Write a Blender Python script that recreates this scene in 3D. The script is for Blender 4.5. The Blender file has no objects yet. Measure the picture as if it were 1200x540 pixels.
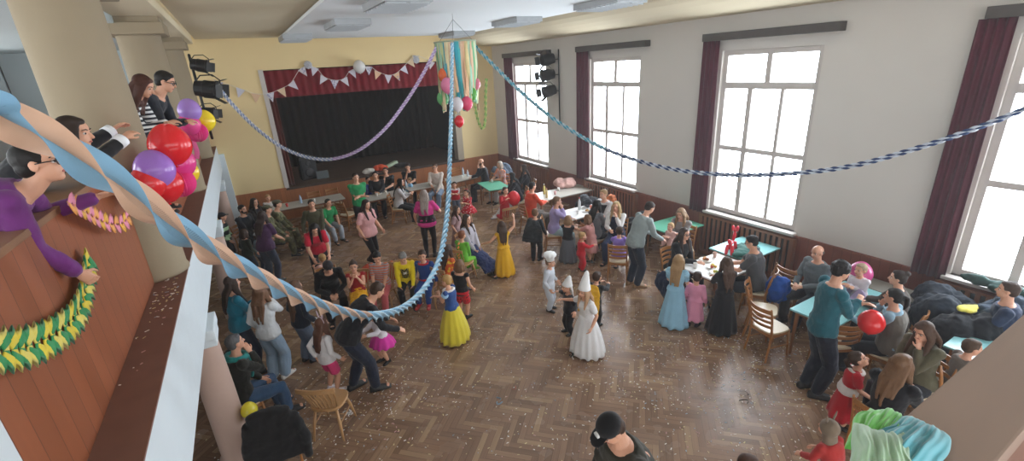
import bpy, bmesh, math, random
from mathutils import Vector, Matrix, Quaternion, noise
random.seed(7)
PI = math.pi
scene = bpy.context.scene
COL = scene.collection
# ---------------------------------------------------------------- camera (calibrated on the hall's edges)
F_PX, YAW, PITCH, ROLL, CAM_H = 536.124, 0.50808, 0.349168, 0.059916, 4.3
W, HH = 1200, 540
_cy, _sy, _cp, _sp = math.cos(YAW), math.sin(YAW), math.cos(PITCH), math.sin(PITCH)
FWD = Vector((_sy*_cp, _cy*_cp, -_sp)); _R = Vector((_cy, -_sy, 0)); _D = FWD.cross(_R)
RIGHT = math.cos(ROLL)*_R + math.sin(ROLL)*_D
DOWN = -math.sin(ROLL)*_R + math.cos(ROLL)*_D
CAM = Vector((0, 0, CAM_H))
def ray(px, py):
    return RIGHT*((px-600)/F_PX) + DOWN*((py-270)/F_PX) + FWD
def atz(px, py, z=0.0):
    d = ray(px, py); return CAM + d*((z-CAM_H)/d.z)
def atx(px, py, x):
    d = ray(px, py); return CAM + d*(x/d.x)
def aty(px, py, y):
    d = ray(px, py); return CAM + d*(y/d.y)
cd = bpy.data.cameras.new('camera'); cam = bpy.data.objects.new('camera', cd); COL.objects.link(cam)
cd.sensor_fit = 'HORIZONTAL'; cd.sensor_width = 36.0; cd.lens = 36.0*F_PX/W; cd.clip_start = 0.02; cd.clip_end = 200
m3 = Matrix((RIGHT, -DOWN, -FWD)).transposed()
cam.matrix_world = Matrix.Translation(CAM) @ m3.to_4x4()
scene.camera = cam
# ---------------------------------------------------------------- materials
def lin(c):
    if isinstance(c, str):
        c = c.lstrip('#'); c = [int(c[i:i+2], 16)/255 for i in (0, 2, 4)]
        c = [x/12.92 if x <= .04045 else ((x+.055)/1.055)**2.4 for x in c]
    return (c[0], c[1], c[2], 1.0)
_mats = {}
class NT:
    def __init__(s, name):
        s.m = bpy.data.materials.new(name); s.m.use_nodes = True
        s.t = s.m.node_tree; s.N = s.t.nodes; s.L = s.t.links
        s.b = s.N['Principled BSDF']
    def n(s, typ, **kw):
        x = s.N.new(typ)
        for k, v in kw.items():
            if k in x.bl_rna.properties.keys(): setattr(x, k, v)
            else: x.inputs[k].default_value = v
        return x
    def math(s, op, a, b=None, c=None):
        x = s.N.new('ShaderNodeMath'); x.operation = op
        for i, v in enumerate((a, b, c)):
            if v is None: continue
            if isinstance(v, (int, float)): x.inputs[i].default_value = v
            else: s.L.new(v, x.inputs[i])
        return x.outputs[0]
    def mix(s, fac, a, b, blend='MIX'):
        x = s.N.new('ShaderNodeMix'); x.data_type = 'RGBA'; x.blend_type = blend
        for sock, v in ((x.inputs[0], fac), (x.inputs[6], a), (x.inputs[7], b)):
            if isinstance(v, (int, float)): sock.default_value = v
            elif isinstance(v, tuple): sock.default_value = v
            else: s.L.new(v, sock)
        return x.outputs[2]
    def coord(s, kind='Object'):
        return s.N.new('ShaderNodeTexCoord').outputs[kind]
    def noise(s, scale, detail=3, vec=None, rough=.5):
        x = s.n('ShaderNodeTexNoise'); x.inputs['Scale'].default_value = scale; x.inputs['Detail'].default_value = detail
        x.inputs['Roughness'].default_value = rough
        s.L.new(vec if vec is not None else s.coord(), x.inputs['Vector']); return x.outputs['Fac']
    def ramp(s, fac, stops):
        x = s.N.new('ShaderNodeValToRGB'); e = x.color_ramp.elements
        while len(e) < len(stops): e.new(.5)
        for i, (p, c) in enumerate(stops): e[i].position = p; e[i].color = c
        s.L.new(fac, x.inputs[0]); return x.outputs[0]
    def bump(s, h, strength=.3, dist=.01):
        x = s.n('ShaderNodeBump'); x.inputs['Strength'].default_value = strength; x.inputs['Distance'].default_value = dist
        s.L.new(h, x.inputs['Height']); s.L.new(x.outputs[0], s.b.inputs['Normal'])
    def color(s, c): 
        if isinstance(c, tuple): s.b.inputs['Base Color'].default_value = c
        else: s.L.new(c, s.b.inputs['Base Color'])
def shade(c, k): return (min(1, c[0]*k), min(1, c[1]*k), min(1, c[2]*k), 1)
def simple(name, col, rough=.6, metal=0, var=.12, scale=8, spec=.5, bump=0, trans=0, sub=0):
    key = ('s', name)
    if key in _mats: return _mats[key]
    t = NT(name); c = lin(col)
    f = t.noise(scale)
    t.color(t.mix(f, shade(c, 1-var), shade(c, 1+var)))
    t.b.inputs['Roughness'].default_value = rough; t.b.inputs['Metallic'].default_value = metal
    t.b.inputs['Specular IOR Level'].default_value = spec
    if bump: t.bump(t.noise(scale*6), bump)
    if trans: t.b.inputs['Transmission Weight'].default_value = trans
    _mats[key] = t.m; return t.m
def fabric(col, pat=None, col2=None, rough=.85):
    key = ('f', col, pat, col2)
    if key in _mats: return _mats[key]
    t = NT('fabric'); c = lin(col)
    co = t.coord()
    base = t.mix(t.noise(5, 3), shade(c, .82), shade(c, 1.14))
    if pat:
        c2 = lin(col2)
        sep = t.n('ShaderNodeSeparateXYZ'); t.L.new(co, sep.inputs[0])
        if pat == 'stripe':      # horizontal bands
            fac = t.math('GREATER_THAN', t.math('FRACT', t.math('MULTIPLY', sep.outputs[2], 22)), .5)
        elif pat == 'band':      # broad bands
            fac = t.math('GREATER_THAN', t.math('FRACT', t.math('MULTIPLY', sep.outputs[2], 5.0)), .55)
        elif pat == 'camo':
            fac = t.math('GREATER_THAN', t.noise(9, 2), .52)
        elif pat == 'dots':
            v = t.n('ShaderNodeTexVoronoi'); v.inputs['Scale'].default_value = 22; t.L.new(co, v.inputs['Vector'])
            fac = t.math('LESS_THAN', v.outputs['Distance'], .28)
        elif pat == 'floral':
            v = t.n('ShaderNodeTexVoronoi'); v.inputs['Scale'].default_value = 14; t.L.new(co, v.inputs['Vector'])
            fac = t.math('LESS_THAN', v.outputs['Distance'], .42)
        elif pat == 'front':     # a panel on the chest (bib, vest or print)
            fac = t.math('MULTIPLY', t.math('GREATER_THAN', sep.outputs[1], .02), t.math('LESS_THAN', t.math('ABSOLUTE', sep.outputs[0]), .085))
        base = t.mix(fac, base, c2)
    t.color(base); t.b.inputs['Roughness'].default_value = rough
    t.b.inputs['Specular IOR Level'].default_value = .25
    t.b.inputs['Sheen Weight'].default_value = .15
    t.bump(t.noise(60, 2), .15, .004)
    _mats[key] = t.m; return t.m
def skin_mat(col):
    key = ('k', col)
    if key in _mats: return _mats[key]
    t = NT('skin'); c = lin(col)
    t.color(t.mix(t.noise(14, 3), shade(c, .9), (min(1, c[0]*1.08), c[1]*.98, c[2]*.96, 1)))
    t.b.inputs['Roughness'].default_value = .5
    t.b.inputs['Subsurface Weight'].default_value = 0
    _mats[key] = t.m; return t.m
def hair_mat(col):
    key = ('h', col)
    if key in _mats: return _mats[key]
    t = NT('hair'); c = lin(col)
    mp = t.n('ShaderNodeMapping'); mp.inputs['Scale'].default_value = (60, 60, 5); t.L.new(t.coord(), mp.inputs[0])
    f = t.noise(1.0, 3, mp.outputs[0])
    t.color(t.mix(f, shade(c, .65), shade(c, 1.3))); t.b.inputs['Roughness'].default_value = .6; t.b.inputs['Specular IOR Level'].default_value = .3
    t.bump(f, .25, .006)
    _mats[key] = t.m; return t.m
def wood(name, col, scale=1.0, axis='Z', rough=.45, plank=0, var=.25, along='Y'):
    """grain along AXIS; plank > 0 adds board joints of that width across ALONG"""
    key = ('w', name)
    if key in _mats: return _mats[key]
    t = NT(name); c = lin(col); co = t.coord()
    sc = {'X': (1.2, 18, 18), 'Y': (18, 1.2, 18), 'Z': (18, 18, 1.2)}[axis]
    mp = t.n('ShaderNodeMapping'); mp.inputs['Scale'].default_value = tuple(s*scale for s in sc); t.L.new(co, mp.inputs[0])
    f = t.noise(1.0, 4, mp.outputs[0], .6)
    colr = t.mix(f, shade(c, 1-var), shade(c, 1+var))
    colr = t.mix(t.noise(1.3, 2), shade(c, 1-var), colr)
    if plank:
        sep = t.n('ShaderNodeSeparateXYZ'); t.L.new(co, sep.inputs[0])
        p = t.math('DIVIDE', sep.outputs['XYZ'.index(along)], plank)
        cell = t.math('FLOOR', p); fr = t.math('FRACT', p)
        wn = t.n('ShaderNodeTexWhiteNoise', noise_dimensions='1D'); t.L.new(cell, wn.inputs['W'])
        colr = t.mix(t.math('MULTIPLY', wn.outputs['Value'], .55), colr, shade(c, .62))
        edge = t.math('LESS_THAN', t.math('ABSOLUTE', t.math('SUBTRACT', fr, .5)), .485)
        colr = t.mix(edge, shade(c, .3), colr)
        t.bump(edge, .4, .004)
    t.color(colr); t.b.inputs['Roughness'].default_value = rough
    _mats[key] = t.m; return t.m
def parquet():
    t = NT('herringbone parquet'); co = t.coord()
    mp = t.n('ShaderNodeMapping'); mp.inputs['Rotation'].default_value = (0, 0, PI/4); s = 1/.075
    mp.inputs['Scale'].default_value = (s, s, 1); t.L.new(co, mp.inputs[0])
    sep = t.n('ShaderNodeSeparateXYZ'); t.L.new(mp.outputs[0], sep.inputs[0])
    x, y = sep.outputs[0], sep.outputs[1]; n = 6
    i, j = t.math('FLOOR', x), t.math('FLOOR', y)
    mm = t.math('FLOORED_MODULO', t.math('SUBTRACT', i, j), 2*n)
    hz = t.math('LESS_THAN', mm, n-.5)
    ih = t.math('SUBTRACT', i, mm); jv = t.math('ADD', j, t.math('SUBTRACT', mm, n))
    ida = t.math('ADD', t.math('MULTIPLY', hz, ih), t.math('MULTIPLY', t.math('SUBTRACT', 1, hz), i))
    idb = t.math('ADD', t.math('MULTIPLY', hz, j), t.math('MULTIPLY', t.math('SUBTRACT', 1, hz), t.math('ADD', jv, 1000)))
    cmb = t.n('ShaderNodeCombineXYZ'); t.L.new(ida, cmb.inputs[0]); t.L.new(idb, cmb.inputs[1]); t.L.new(hz, cmb.inputs[2])
    wn = t.n('ShaderNodeTexWhiteNoise', noise_dimensions='3D'); t.L.new(cmb.outputs[0], wn.inputs['Vector'])
    rnd = wn.outputs['Value']
    # grain along the plank
    gx = t.math('ADD', t.math('MULTIPLY', hz, t.math('MULTIPLY', x, .12)), t.math('MULTIPLY', t.math('SUBTRACT', 1, hz), t.math('MULTIPLY', x, 3)))
    gy = t.math('ADD', t.math('MULTIPLY', hz, t.math('MULTIPLY', y, 3)), t.math('MULTIPLY', t.math('SUBTRACT', 1, hz), t.math('MULTIPLY', y, .12)))
    g3 = t.n('ShaderNodeCombineXYZ'); t.L.new(gx, g3.inputs[0]); t.L.new(gy, g3.inputs[1]); t.L.new(t.math('MULTIPLY', rnd, 30), g3.inputs[2])
    grain = t.noise(1.0, 3, g3.outputs[0])
    c = t.ramp(rnd, [(0, lin('#775a46')), (.35, lin('#8c6b55')), (.75, lin('#9a785f')), (1, lin('#b39473'))])
    c = t.mix(grain, t.mix(.35, c, lin('#3e2c20')), t.mix(.18, c, lin('#b99a78')))
    wear = t.ramp(t.noise(.7, 4), [(.35, (0, 0, 0, 1)), (.65, (1, 1, 1, 1))])
    c = t.mix(t.math('MULTIPLY', wear, .18), c, lin('#8a7868'))
    # joints
    u, v = t.math('FRACT', x), t.math('FRACT', y)
    def edge(a): return t.math('LESS_THAN', t.math('ABSOLUTE', t.math('SUBTRACT', a, .5)), .47)
    e = t.math('ADD', t.math('MULTIPLY', hz, edge(v)), t.math('MULTIPLY', t.math('SUBTRACT', 1, hz), edge(u)))
    c = t.mix(t.math('MULTIPLY', t.math('SUBTRACT', 1, e), .55), c, lin('#2c1e16'))
    t.color(c)
    t.L.new(t.math('ADD', t.math('MULTIPLY', t.noise(2.2, 4), .24), .14), t.b.inputs['Roughness'])
    t.b.inputs['Specular IOR Level'].default_value = .45
    t.bump(e, .15, .002)
    return t.m
# ---------------------------------------------------------------- mesh helpers
def finish(name, bm, mat, parent=None, smooth=False, loc=None):
    me = bpy.data.meshes.new(name)
    bmesh.ops.recalc_face_normals(bm, faces=bm.faces[:])
    bm.to_mesh(me); bm.free()
    if smooth:
        me.polygons.foreach_set('use_smooth', [True]*len(me.polygons))
    for m in (mat if isinstance(mat, (list, tuple)) else [mat]): me.materials.append(m)
    o = bpy.data.objects.new(name, me); COL.objects.link(o)
    if parent is not None: o.parent = parent
    if loc is not None: o.location = loc
    return o
def tag(o, label=None, cat=None, group=None, kind=None):
    if label: o['label'] = label
    if cat: o['category'] = cat
    if group: o['group'] = group
    if kind: o['kind'] = kind
    return o
def thing(name, label, cat, loc=(0, 0, 0), rz=0.0, group=None):
    o = bpy.data.objects.new(name, None); COL.objects.link(o); o.empty_display_size = .1
    o.location = loc; o.rotation_euler = (0, 0, rz)
    return tag(o, label, cat, group)
def struct(name, bm, mat, parent=None, smooth=False):
    o = finish(name, bm, mat, parent, smooth)
    if parent is None: o['kind'] = 'structure'
    return o
def dup(root, loc, rz, label=None, group=None):
    r = root.copy(); COL.objects.link(r); r.location = loc; r.rotation_euler = (0, 0, rz)
    if label: r['label'] = label
    if group: r['group'] = group
    for ch in list(root.children):
        c = ch.copy(); COL.objects.link(c); c.parent = r
        for g in list(ch.children):
            d = g.copy(); COL.objects.link(d); d.parent = c
    return r
def box(bm, x0, x1, y0, y1, z0, z1, bevel=0.0, mi=0, mat=None):
    vs = [bm.verts.new(p) for p in ((x0, y0, z0), (x1, y0, z0), (x1, y1, z0), (x0, y1, z0), (x0, y0, z1), (x1, y0, z1), (x1, y1, z1), (x0, y1, z1))]
    if mat is not None:
        for v in vs: v.co = mat @ v.co
    fs = [bm.faces.new([vs[i] for i in q]) for q in ((3, 2, 1, 0), (4, 5, 6, 7), (0, 1, 5, 4), (1, 2, 6, 5), (2, 3, 7, 6), (3, 0, 4, 7))]
    for f in fs: f.material_index = mi
    if bevel:
        es = list({e for f in fs for e in f.edges})
        bmesh.ops.bevel(bm, geom=es, offset=bevel, segments=2, affect='EDGES', profile=.7)
def frame_of(t, ref):
    t = t.normalized(); r = ref - t*ref.dot(t)
    if r.length < 1e-4:
        r = Vector((1, 0, 0)) - t*t.x
        if r.length < 1e-3: r = Vector((0, 1, 0)) - t*t.y
    r.normalize(); return r, t.cross(r)
def loft(bm, rings, closed=False, cap=True, mi=0):
    vr = [[bm.verts.new(p) for p in r] for r in rings]
    n = len(vr[0]); m = len(vr)
    fs = []
    for k in range(m if closed else m-1):
        a, b = vr[k], vr[(k+1) % m]
        for i in range(n):
            fs.append(bm.faces.new((a[i], a[(i+1) % n], b[(i+1) % n], b[i])))
    if cap and not closed:
        fs.append(bm.faces.new(vr[0][::-1])); fs.append(bm.faces.new(vr[-1]))
    for f in fs: f.material_index = mi
    return fs
def ell(c, r, u, a, b, n=12, e=2.0):
    out = []
    for i in range(n):
        t = 2*PI*i/n; ct, st = math.cos(t), math.sin(t)
        if e != 2.0:
            ct = math.copysign(abs(ct)**(2/e), ct); st = math.copysign(abs(st)**(2/e), st)
        out.append(c + r*(a*ct) + u*(b*st))
    return out
def tube(bm, pts, rad, n=10, ref=None, dome=True, mi=0, e=2.0):
    """tapered tube through pts; rad: one number or (a, b) per point; domed ends"""
    pts = [Vector(p) for p in pts]; m = len(pts)
    if isinstance(rad, (int, float)): rad = [rad]*m
    rad = [(q, q) if isinstance(q, (int, float)) else q for q in rad]
    rings = []; prev = Vector(ref) if ref is not None else None
    for k in range(m):
        t = (pts[min(k+1, m-1)] - pts[max(k-1, 0)])
        if t.length < 1e-6: t = Vector((0, 0, 1))
        t.normalize()
        if prev is None: prev = Vector((1, 0, 0)) if abs(t.x) < .9 else Vector((0, 1, 0))
        r, u = frame_of(t, prev); 
        if ref is None: prev = r
        a, b = rad[k]
        if k == 0 and dome:
            for q in (.5, .87): rings.append(ell(pts[0] - t*(min(a, b)*(1-q)*1.2), r, u, a*q*.98, b*q*.98, n, e))
        rings.append(ell(pts[k], r, u, a, b, n, e))
        if k == m-1 and dome:
            for q in (.87, .5): rings.append(ell(pts[k] + t*(min(a, b)*(1-q)*1.2), r, u, a*q*.98, b*q*.98, n, e))
    loft(bm, rings, mi=mi)
def ball(bm, c, r, n=12, m=8, rot=None, mi=0):
    c = Vector(c); rx, ry, rz = (r, r, r) if isinstance(r, (int, float)) else r
    rings = []
    for k in range(1, m):
        ph = PI*k/m; z = -math.cos(ph); s = math.sin(ph); ring = []
        for i in range(n):
            t = 2*PI*i/n; p = Vector((rx*s*math.cos(t), ry*s*math.sin(t), rz*z))
            ring.append(c + (rot @ p if rot is not None else p))
        rings.append(ring)
    vr = [[bm.verts.new(p) for p in q] for q in rings]
    for k in range(len(vr)-1):
        for i in range(n):
            f = bm.faces.new((vr[k][i], vr[k][(i+1) % n], vr[k+1][(i+1) % n], vr[k+1][i])); f.material_index = mi
    bo = Vector((0, 0, -rz)); to = Vector((0, 0, rz))
    b = bm.verts.new(c + (rot @ bo if rot is not None else bo)); tp = bm.verts.new(c + (rot @ to if rot is not None else to))
    for i in range(n):
        f = bm.faces.new((b, vr[0][(i+1) % n], vr[0][i])); f.material_index = mi
        f = bm.faces.new((tp, vr[-1][i], vr[-1][(i+1) % n])); f.material_index = mi
def lathe(bm, prof, n=20, c=(0, 0, 0), mi=0):
    c = Vector(c)
    loft(bm, [[c + Vector((r*math.cos(2*PI*i/n), r*math.sin(2*PI*i/n), z)) for i in range(n)] for r, z in prof], mi=mi)
def BM(): return bmesh.new()
def path(pts, n):
    """Catmull-Rom resampling"""
    pts = [Vector(p) for p in pts]; P = [pts[0]*2-pts[1]] + pts + [pts[-1]*2-pts[-2]]; out = []
    segs = len(pts)-1
    for k in range(n+1):
        s = k/n*segs; i = min(int(s), segs-1); t = s-i
        a, b, c, d = P[i], P[i+1], P[i+2], P[i+3]
        out.append(.5*((2*b) + (c-a)*t + (2*a-5*b+4*c-d)*t*t + (3*b-a-3*c+d)*t**3))
    return out
# ================================================================= THE HALL
XW, YS, XL = 8.45, 15.9, -4.6      # window wall, stage wall, wall under the gallery
ZC = 5.3
M_floor = parquet()
M_white = simple('painted plaster wall', '#cbc6be', .9, var=.03, scale=3, bump=.04)
M_yellow = simple('cream yellow plaster', '#e2cb98', .9, var=.03, scale=3, bump=.03)
M_ceil = simple('cream ceiling plaster', '#cfc3a6', .9, var=.03)
M_panel = simple('white ceiling board', '#dfe4e6', .85, var=.02)
M_fascia = simple('white painted beam', '#cfd8dc', .7, var=.04)
M_col = simple('beige column plaster', '#94866e', .85, var=.05, scale=5, bump=.05)
M_pink = simple('pinkish lower column plaster', '#b59a8c', .85, var=.05, scale=5, bump=.05)
M_ledge = simple('dusty brown ledge paint', '#7a5548', .7, var=.18, scale=6)
M_parapet = wood('orange brown parapet boards', '#9c5630', 1.0, 'Z', .5, plank=.16, along='Y')
M_cap = wood('brown rail cap', '#8d6444', 1.2, 'Y', .55)
M_wains = wood('orange brown wainscot', '#ad693b', 1.0, 'Z', .5, plank=.14, along='X')
M_wainsR = wood('red brown wainscot', '#8a4f3f', 1.0, 'Z', .5, plank=.14, along='Y')
M_stagefl = wood('dark stage boards', '#5e4534', .8, 'X', .6, plank=.12, along='Y')
M_black = simple('black stage cloth', '#060607', .95, var=.3)
M_winframe = simple('off white window paint', '#bdb6b0', .6, var=.05)
M_dark = simple('dark stained wood', '#46403c', .6, var=.2)
M_grill = wood('brown radiator slats', '#8d5c42', 1.0, 'Z', .5)
M_metal = simple('black metal', '#1c1d1f', .45, metal=.4)
M_blueish = simple('pale blue gallery wall', '#b4bfc0', .9, var=.04)
# floor
bm = BM(); box(bm, XL, XW+.3, -3, YS+.05, -.2, 0); struct('floor', bm, M_floor)
# stage wall: left, right, top around the opening, plus the front of the stage
SX0, SX1, SZ1 = .85, 6.75, 4.52
bm = BM()
box(bm, XL, SX0-.1, YS, YS+.3, 0, 5.6); box(bm, SX1+.2, XW+.3, YS, YS+.3, 0, 5.6); box(bm, SX0-.1, SX1+.2, YS, YS+.3, SZ1, 5.6)
struct('wall_stage', bm, M_yellow)
bm = BM(); box(bm, SX0-.13, SX0, YS-.03, YS+.32, 1.0, SZ1+.02, .008)
struct('trim_1', bm, M_winframe)
bm = BM(); box(bm, SX1-.02, SX1+.22, YS-.03, YS+.32, 1.0, SZ1+.02, .008)
struct('trim_2', bm, simple('grey cream stage jamb', '#a89c8a', .8))
# stage floor and front
bm = BM(); box(bm, SX0-.1, SX1+.2, YS-.06, YS+4.2, .93, 1.0, .01); box(bm, SX0-.6, SX1+.6, YS+.31, YS+4.2, .93, .999); struct('floor_stage', bm, M_stagefl)
bm = BM()
box(bm, -.68, XW, YS-.04, YS-.001, 0, .93)
box(bm, -.68, SX0-.1, YS-.05, YS-.001, .93, 1.02, .005); box(bm, SX1+.2, XW, YS-.05, YS-.001, .93, 1.02, .005)
struct('baseboard_stage', bm, M_wains)
bm = BM()   # dark box of the stage house
box(bm, SX0-.5, SX1+.5, YS+4.2, YS+4.3, .9, 6.0); box(bm, SX0-.6, SX0-.5, YS+.3, YS+4.3, .9, 6.0); box(bm, SX1+.5, SX1+.6, YS+.3, YS+4.3, .9, 6.0)
box(bm, SX0-.6, SX1+.6, YS+.3, YS+4.3, 6.0, 6.1)
struct('wall_stage_house', bm, M_black)
def pleats(name, x0, x1, z0, z1, y, mat, n, amp, parent=None, axis='X', th=.012, bottom=None, taper=1.0):
    """hanging pleated cloth in the plane y (axis X) or x (axis Y)"""
    bm = BM(); cols = n*8; rows = 10; front = []; back = []
    for r in range(rows+1):
        t = r/rows; fr, bk = [], []
        for c in range(cols+1):
            s = c/cols
            z = z1 + (z0-z1)*t
            if bottom: z = z1 + ((z0 + bottom(s)) - z1)*t
            w = math.sin(s*n*2*PI)*amp*(.7+.3*t) + .4*amp*math.sin(s*n*5.1+2*t)*t
            mid = (x0+x1)/2; x = mid + (x0+(x1-x0)*s-mid)*(1+(taper-1)*t)
            p = (x, y+w, z) if axis == 'X' else (y+w, x, z)
            q = (x, y+w+th, z) if axis == 'X' else (y+w+th, x, z)
            fr.append(bm.verts.new(p)); bk.append(bm.verts.new(q))
        front.append(fr); back.append(bk)
    for r in range(rows):
        for c in range(cols):
            bm.faces.new((front[r][c], front[r][c+1], front[r+1][c+1], front[r+1][c]))
            bm.faces.new((back[r][c], back[r+1][c], back[r+1][c+1], back[r][c+1]))
    for r in range(rows):
        for c in (0, cols): bm.faces.new((front[r][c], front[r+1][c], back[r+1][c], back[r][c]))
    for c in range(cols):
        for r in (0, rows): bm.faces.new((front[r][c], front[r][c+1], back[r][c+1], back[r][c]))
    return finish(name, bm, mat, parent, True)
M_maroon = fabric('#6a1622'); M_maroonW = fabric('#4d1526')
o = pleats('stage_valance_curtain', SX0, SX1, 3.72, 4.5, YS+.22, fabric('#761824'), 26, .03)
tag(o, 'gathered maroon valance hanging across the top of the stage opening', 'curtain')
o = pleats('stage_side_curtain', SX0+.01, SX0+.2, 1.0, 3.75, YS+.26, fabric('#54231f'), 2, .025)
tag(o, 'narrow dark red curtain at the edge of the stage behind the white trim', 'curtain')
o = pleats('stage_backdrop_curtain', SX0-.4, SX1+.4, 1.0, 5.9, YS+3.7, M_black, 24, .06)
tag(o, 'black backdrop curtain closing the back of the stage', 'curtain')
# window wall with four openings
WINS = [(12.42, 14.46), (8.42, 10.3), (4.36, 6.24), (.25, 2.1)]
ZS0, ZS1 = 1.05, 4.30
bm = BM(); edges = [YS+.3, 14.46]
ys = [-3.0]
for a, b in sorted(WINS): ys += [a, b]
ys.append(YS+.3)
for k in range(0, len(ys), 2): box(bm, XW, XW+.3, ys[k], ys[k+1], 0, 5.6)
for a, b in WINS: box(bm, XW, XW+.3, a, b, 0, ZS0); box(bm, XW, XW+.3, a, b, ZS1, 5.6)
struct('wall_right', bm, M_white)
M_glass = NT('window glass'); M_glass.b.inputs['Roughness'].default_value = 0.02
_tr = M_glass.n('ShaderNodeBsdfTransparent'); _tr.inputs[0].default_value = (.95, .97, 1, 1)
_gl = M_glass.n('ShaderNodeBsdfGlossy'); _gl.inputs['Roughness'].default_value = .02
_mx = M_glass.n('ShaderNodeMixShader'); _mx.inputs[0].default_value = .06
M_glass.L.new(_tr.outputs[0], _mx.inputs[1]); M_glass.L.new(_gl.outputs[0], _mx.inputs[2])
M_glass.L.new(_mx.outputs[0], M_glass.N['Material Output'].inputs['Surface'])
M_glass = M_glass.m
for k, (a, b) in enumerate(WINS):
    w = thing('window_%d' % (k+1), None, None); w['kind'] = 'structure'
    xf0, xf1 = XW+.06, XW+.13
    f = BM(); fw = .095
    box(f, xf0, xf1, a, a+fw, ZS0, ZS1, .006); box(f, xf0, xf1, b-fw, b, ZS0, ZS1, .006)
    box(f, xf0, xf1, a+fw, b-fw, ZS0, ZS0+fw, .006); box(f, xf0, xf1, a+fw, b-fw, ZS1-fw, ZS1, .006)
    zt = 3.65; zm = 2.42
    box(f, xf0-.015, xf1, a+fw, b-fw, zt-.06, zt+.06, .006); box(f, xf0, xf1, a+fw, b-fw, zm-.045, zm+.045, .005)
    mid = (a+b)/2
    box(f, xf0, xf1, mid-.05, mid+.05, zt+.045, ZS1-fw, .005)
    for q, wd in ((1/3, .034), (2/3, .05)):
        y = a + (b-a)*q
        box(f, xf0, xf1, y-wd, y+wd, ZS0+fw, zm-.03, .005); box(f, xf0, xf1, y-wd, y+wd, zm+.03, zt-.045, .005)
    finish('window_frame', f, M_winframe, w)
    g = BM(); box(g, XW+.09, XW+.098, a+fw*.5, b-fw*.5, ZS0+.04, ZS1-.04); finish('pane', g, M_glass, w)
    s = BM(); box(s, XW-.14, XW+.1, a-.06, b+.06, ZS0-.05, ZS0, .012); finish('window_sill', s, M_winframe, w)
    h = BM()
    for z in (1.8, 3.0):
        tube(h, [(xf0-.02, a+(b-a)*2/3, z-.05), (xf0-.02, a+(b-a)*2/3, z+.05)], .01, 8)
    finish('window_handle', h, simple('dull brass', '#8a8070', .4, metal=.6), w)
# wainscot on the window wall between the radiator niches
bm = BM()
box(bm, XW-.035, XW-.001, -3, YS-.05, 0, .95); box(bm, XW-.05, XW-.001, -3, YS-.05, .95, 1.0, .005)
struct('baseboard_right', bm, M_wainsR)
RAD_TXT = ['window nearest the stage', 'second window from the stage', 'window behind the table with the balloon animal', 'nearest window beside the coats']
for k, (a, b) in enumerate(WINS):
    t = thing('radiator_cover', 'brown slatted wooden radiator cover below the ' + RAD_TXT[k], 'radiator cover', (XW-.13, 0, 0), 0, 'radiator covers under the windows')
    f = BM(); box(f, -.02, .1, a-.1, b+.1, .92, .96, .006); box(f, -.02, .1, a-.1, b+.1, .04, .12, .006); box(f, -.02, .1, a-.1, a-.02, .0, .92, .004); box(f, -.02, .1, b+.02, b+.1, 0, .92, .004)
    finish('frame', f, M_grill, t)
    n = int((b-a)/.105)
    for q in range(n):
        y = a + (b-a)*(q+.5)/n; s = BM(); box(s, -.012, .012, y-.028, y+.028, .12, .92, .004); finish('slat', s, M_grill, t)
    d = BM(); box(d, .07, .09, a, b, .1, .93); finish('back_panel', d, simple('dark brown backing', '#2b2320', .9), t)  # dark brown sheet behind the slats
# pelmets and curtains
PELM = [(12.1, 14.83, 14.28, 14.83), (8.14, 10.71, 10.24, 10.74), (4.08, 6.6, 6.24, 6.62), (-.3, 2.43, 2.14, 2.5)]
for k, (a, b, c0, c1) in enumerate(PELM):
    bm = BM(); box(bm, XW-.19, XW-.005, a, b, 4.49, 4.63, .01)
    tag(finish('pelmet_mount_board', bm, M_dark), ['dark wooden pelmet board over the window nearest the stage', 'dark wooden pelmet board over the second window from the stage', 'dark wooden pelmet board over the widest seen window, right of the middle', 'dark wooden pelmet board above the nearest curtain, cut by the photo edge'][k], 'pelmet', 'pelmet boards over the windows')
    o = pleats('window_curtain', c0, c1, .98, 4.49, XW-.12, M_maroonW, 4, .028, axis='Y', taper=1.12)
    tag(o, ['dark red velvet curtain beside the window nearest the stage', 'dark red velvet curtain beside the second window from the stage', 'dark red velvet curtain beside the window above the balloon animal table', 'wide dark red velvet curtain nearest the camera, above the wet-looking sill'][k].replace('wet-looking sill', 'coats'), 'curtain', 'red window curtains')
# ceiling: flat board, coves, arcade beam of the left gallery
bm = BM(); box(bm, 1.4, 6.92, -3, 15.25, ZC, ZC+.06, .01); struct('ceiling', bm, M_panel)
bm = BM(); N = 8
prof = [(XW+.02, 4.93)] + [(XW - (XW-6.9)*math.sin(t*PI/2/N)*1.0, 4.93 + .46*(1-math.cos(t*PI/2/N))) for t in range(1, N+1)] + [(-.62, 5.40), (-.62, 5.6), (XW+.02, 5.6)]
loft(bm, [[Vector((x, y, z)) for x, z in prof] for y in (-3, YS+.02)])
struct('ceiling_cove', bm, M_ceil)
GX = -.8           # outer face of the gallery beam
bm = BM(); box(bm, GX-.5, GX+.12, -1, YS, 5.28, 5.6, .02); struct('beam_gallery_top', bm, M_ceil)
bm = BM(); box(bm, XL, GX-.5, -1, YS, 5.18, 5.5); struct('ceiling_gallery', bm, M_blueish)
bm = BM(); box(bm, XL-.2, XL, -1, YS+.3, 0, 3.3); box(bm, XL-.2, XL, -1, YS+.3, 5.0, 5.6)
for k in range(6): box(bm, XL-.2, XL, -1 + k*3.36, -.2 + k*3.36, 3.3, 5.0)  # piers between unseen openings, added to let fill light into the gallery
box(bm, XL-.2, XL, 14.0, YS+.3, 3.3, 5.0); struct('wall_left', bm, M_blueish)
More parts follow.
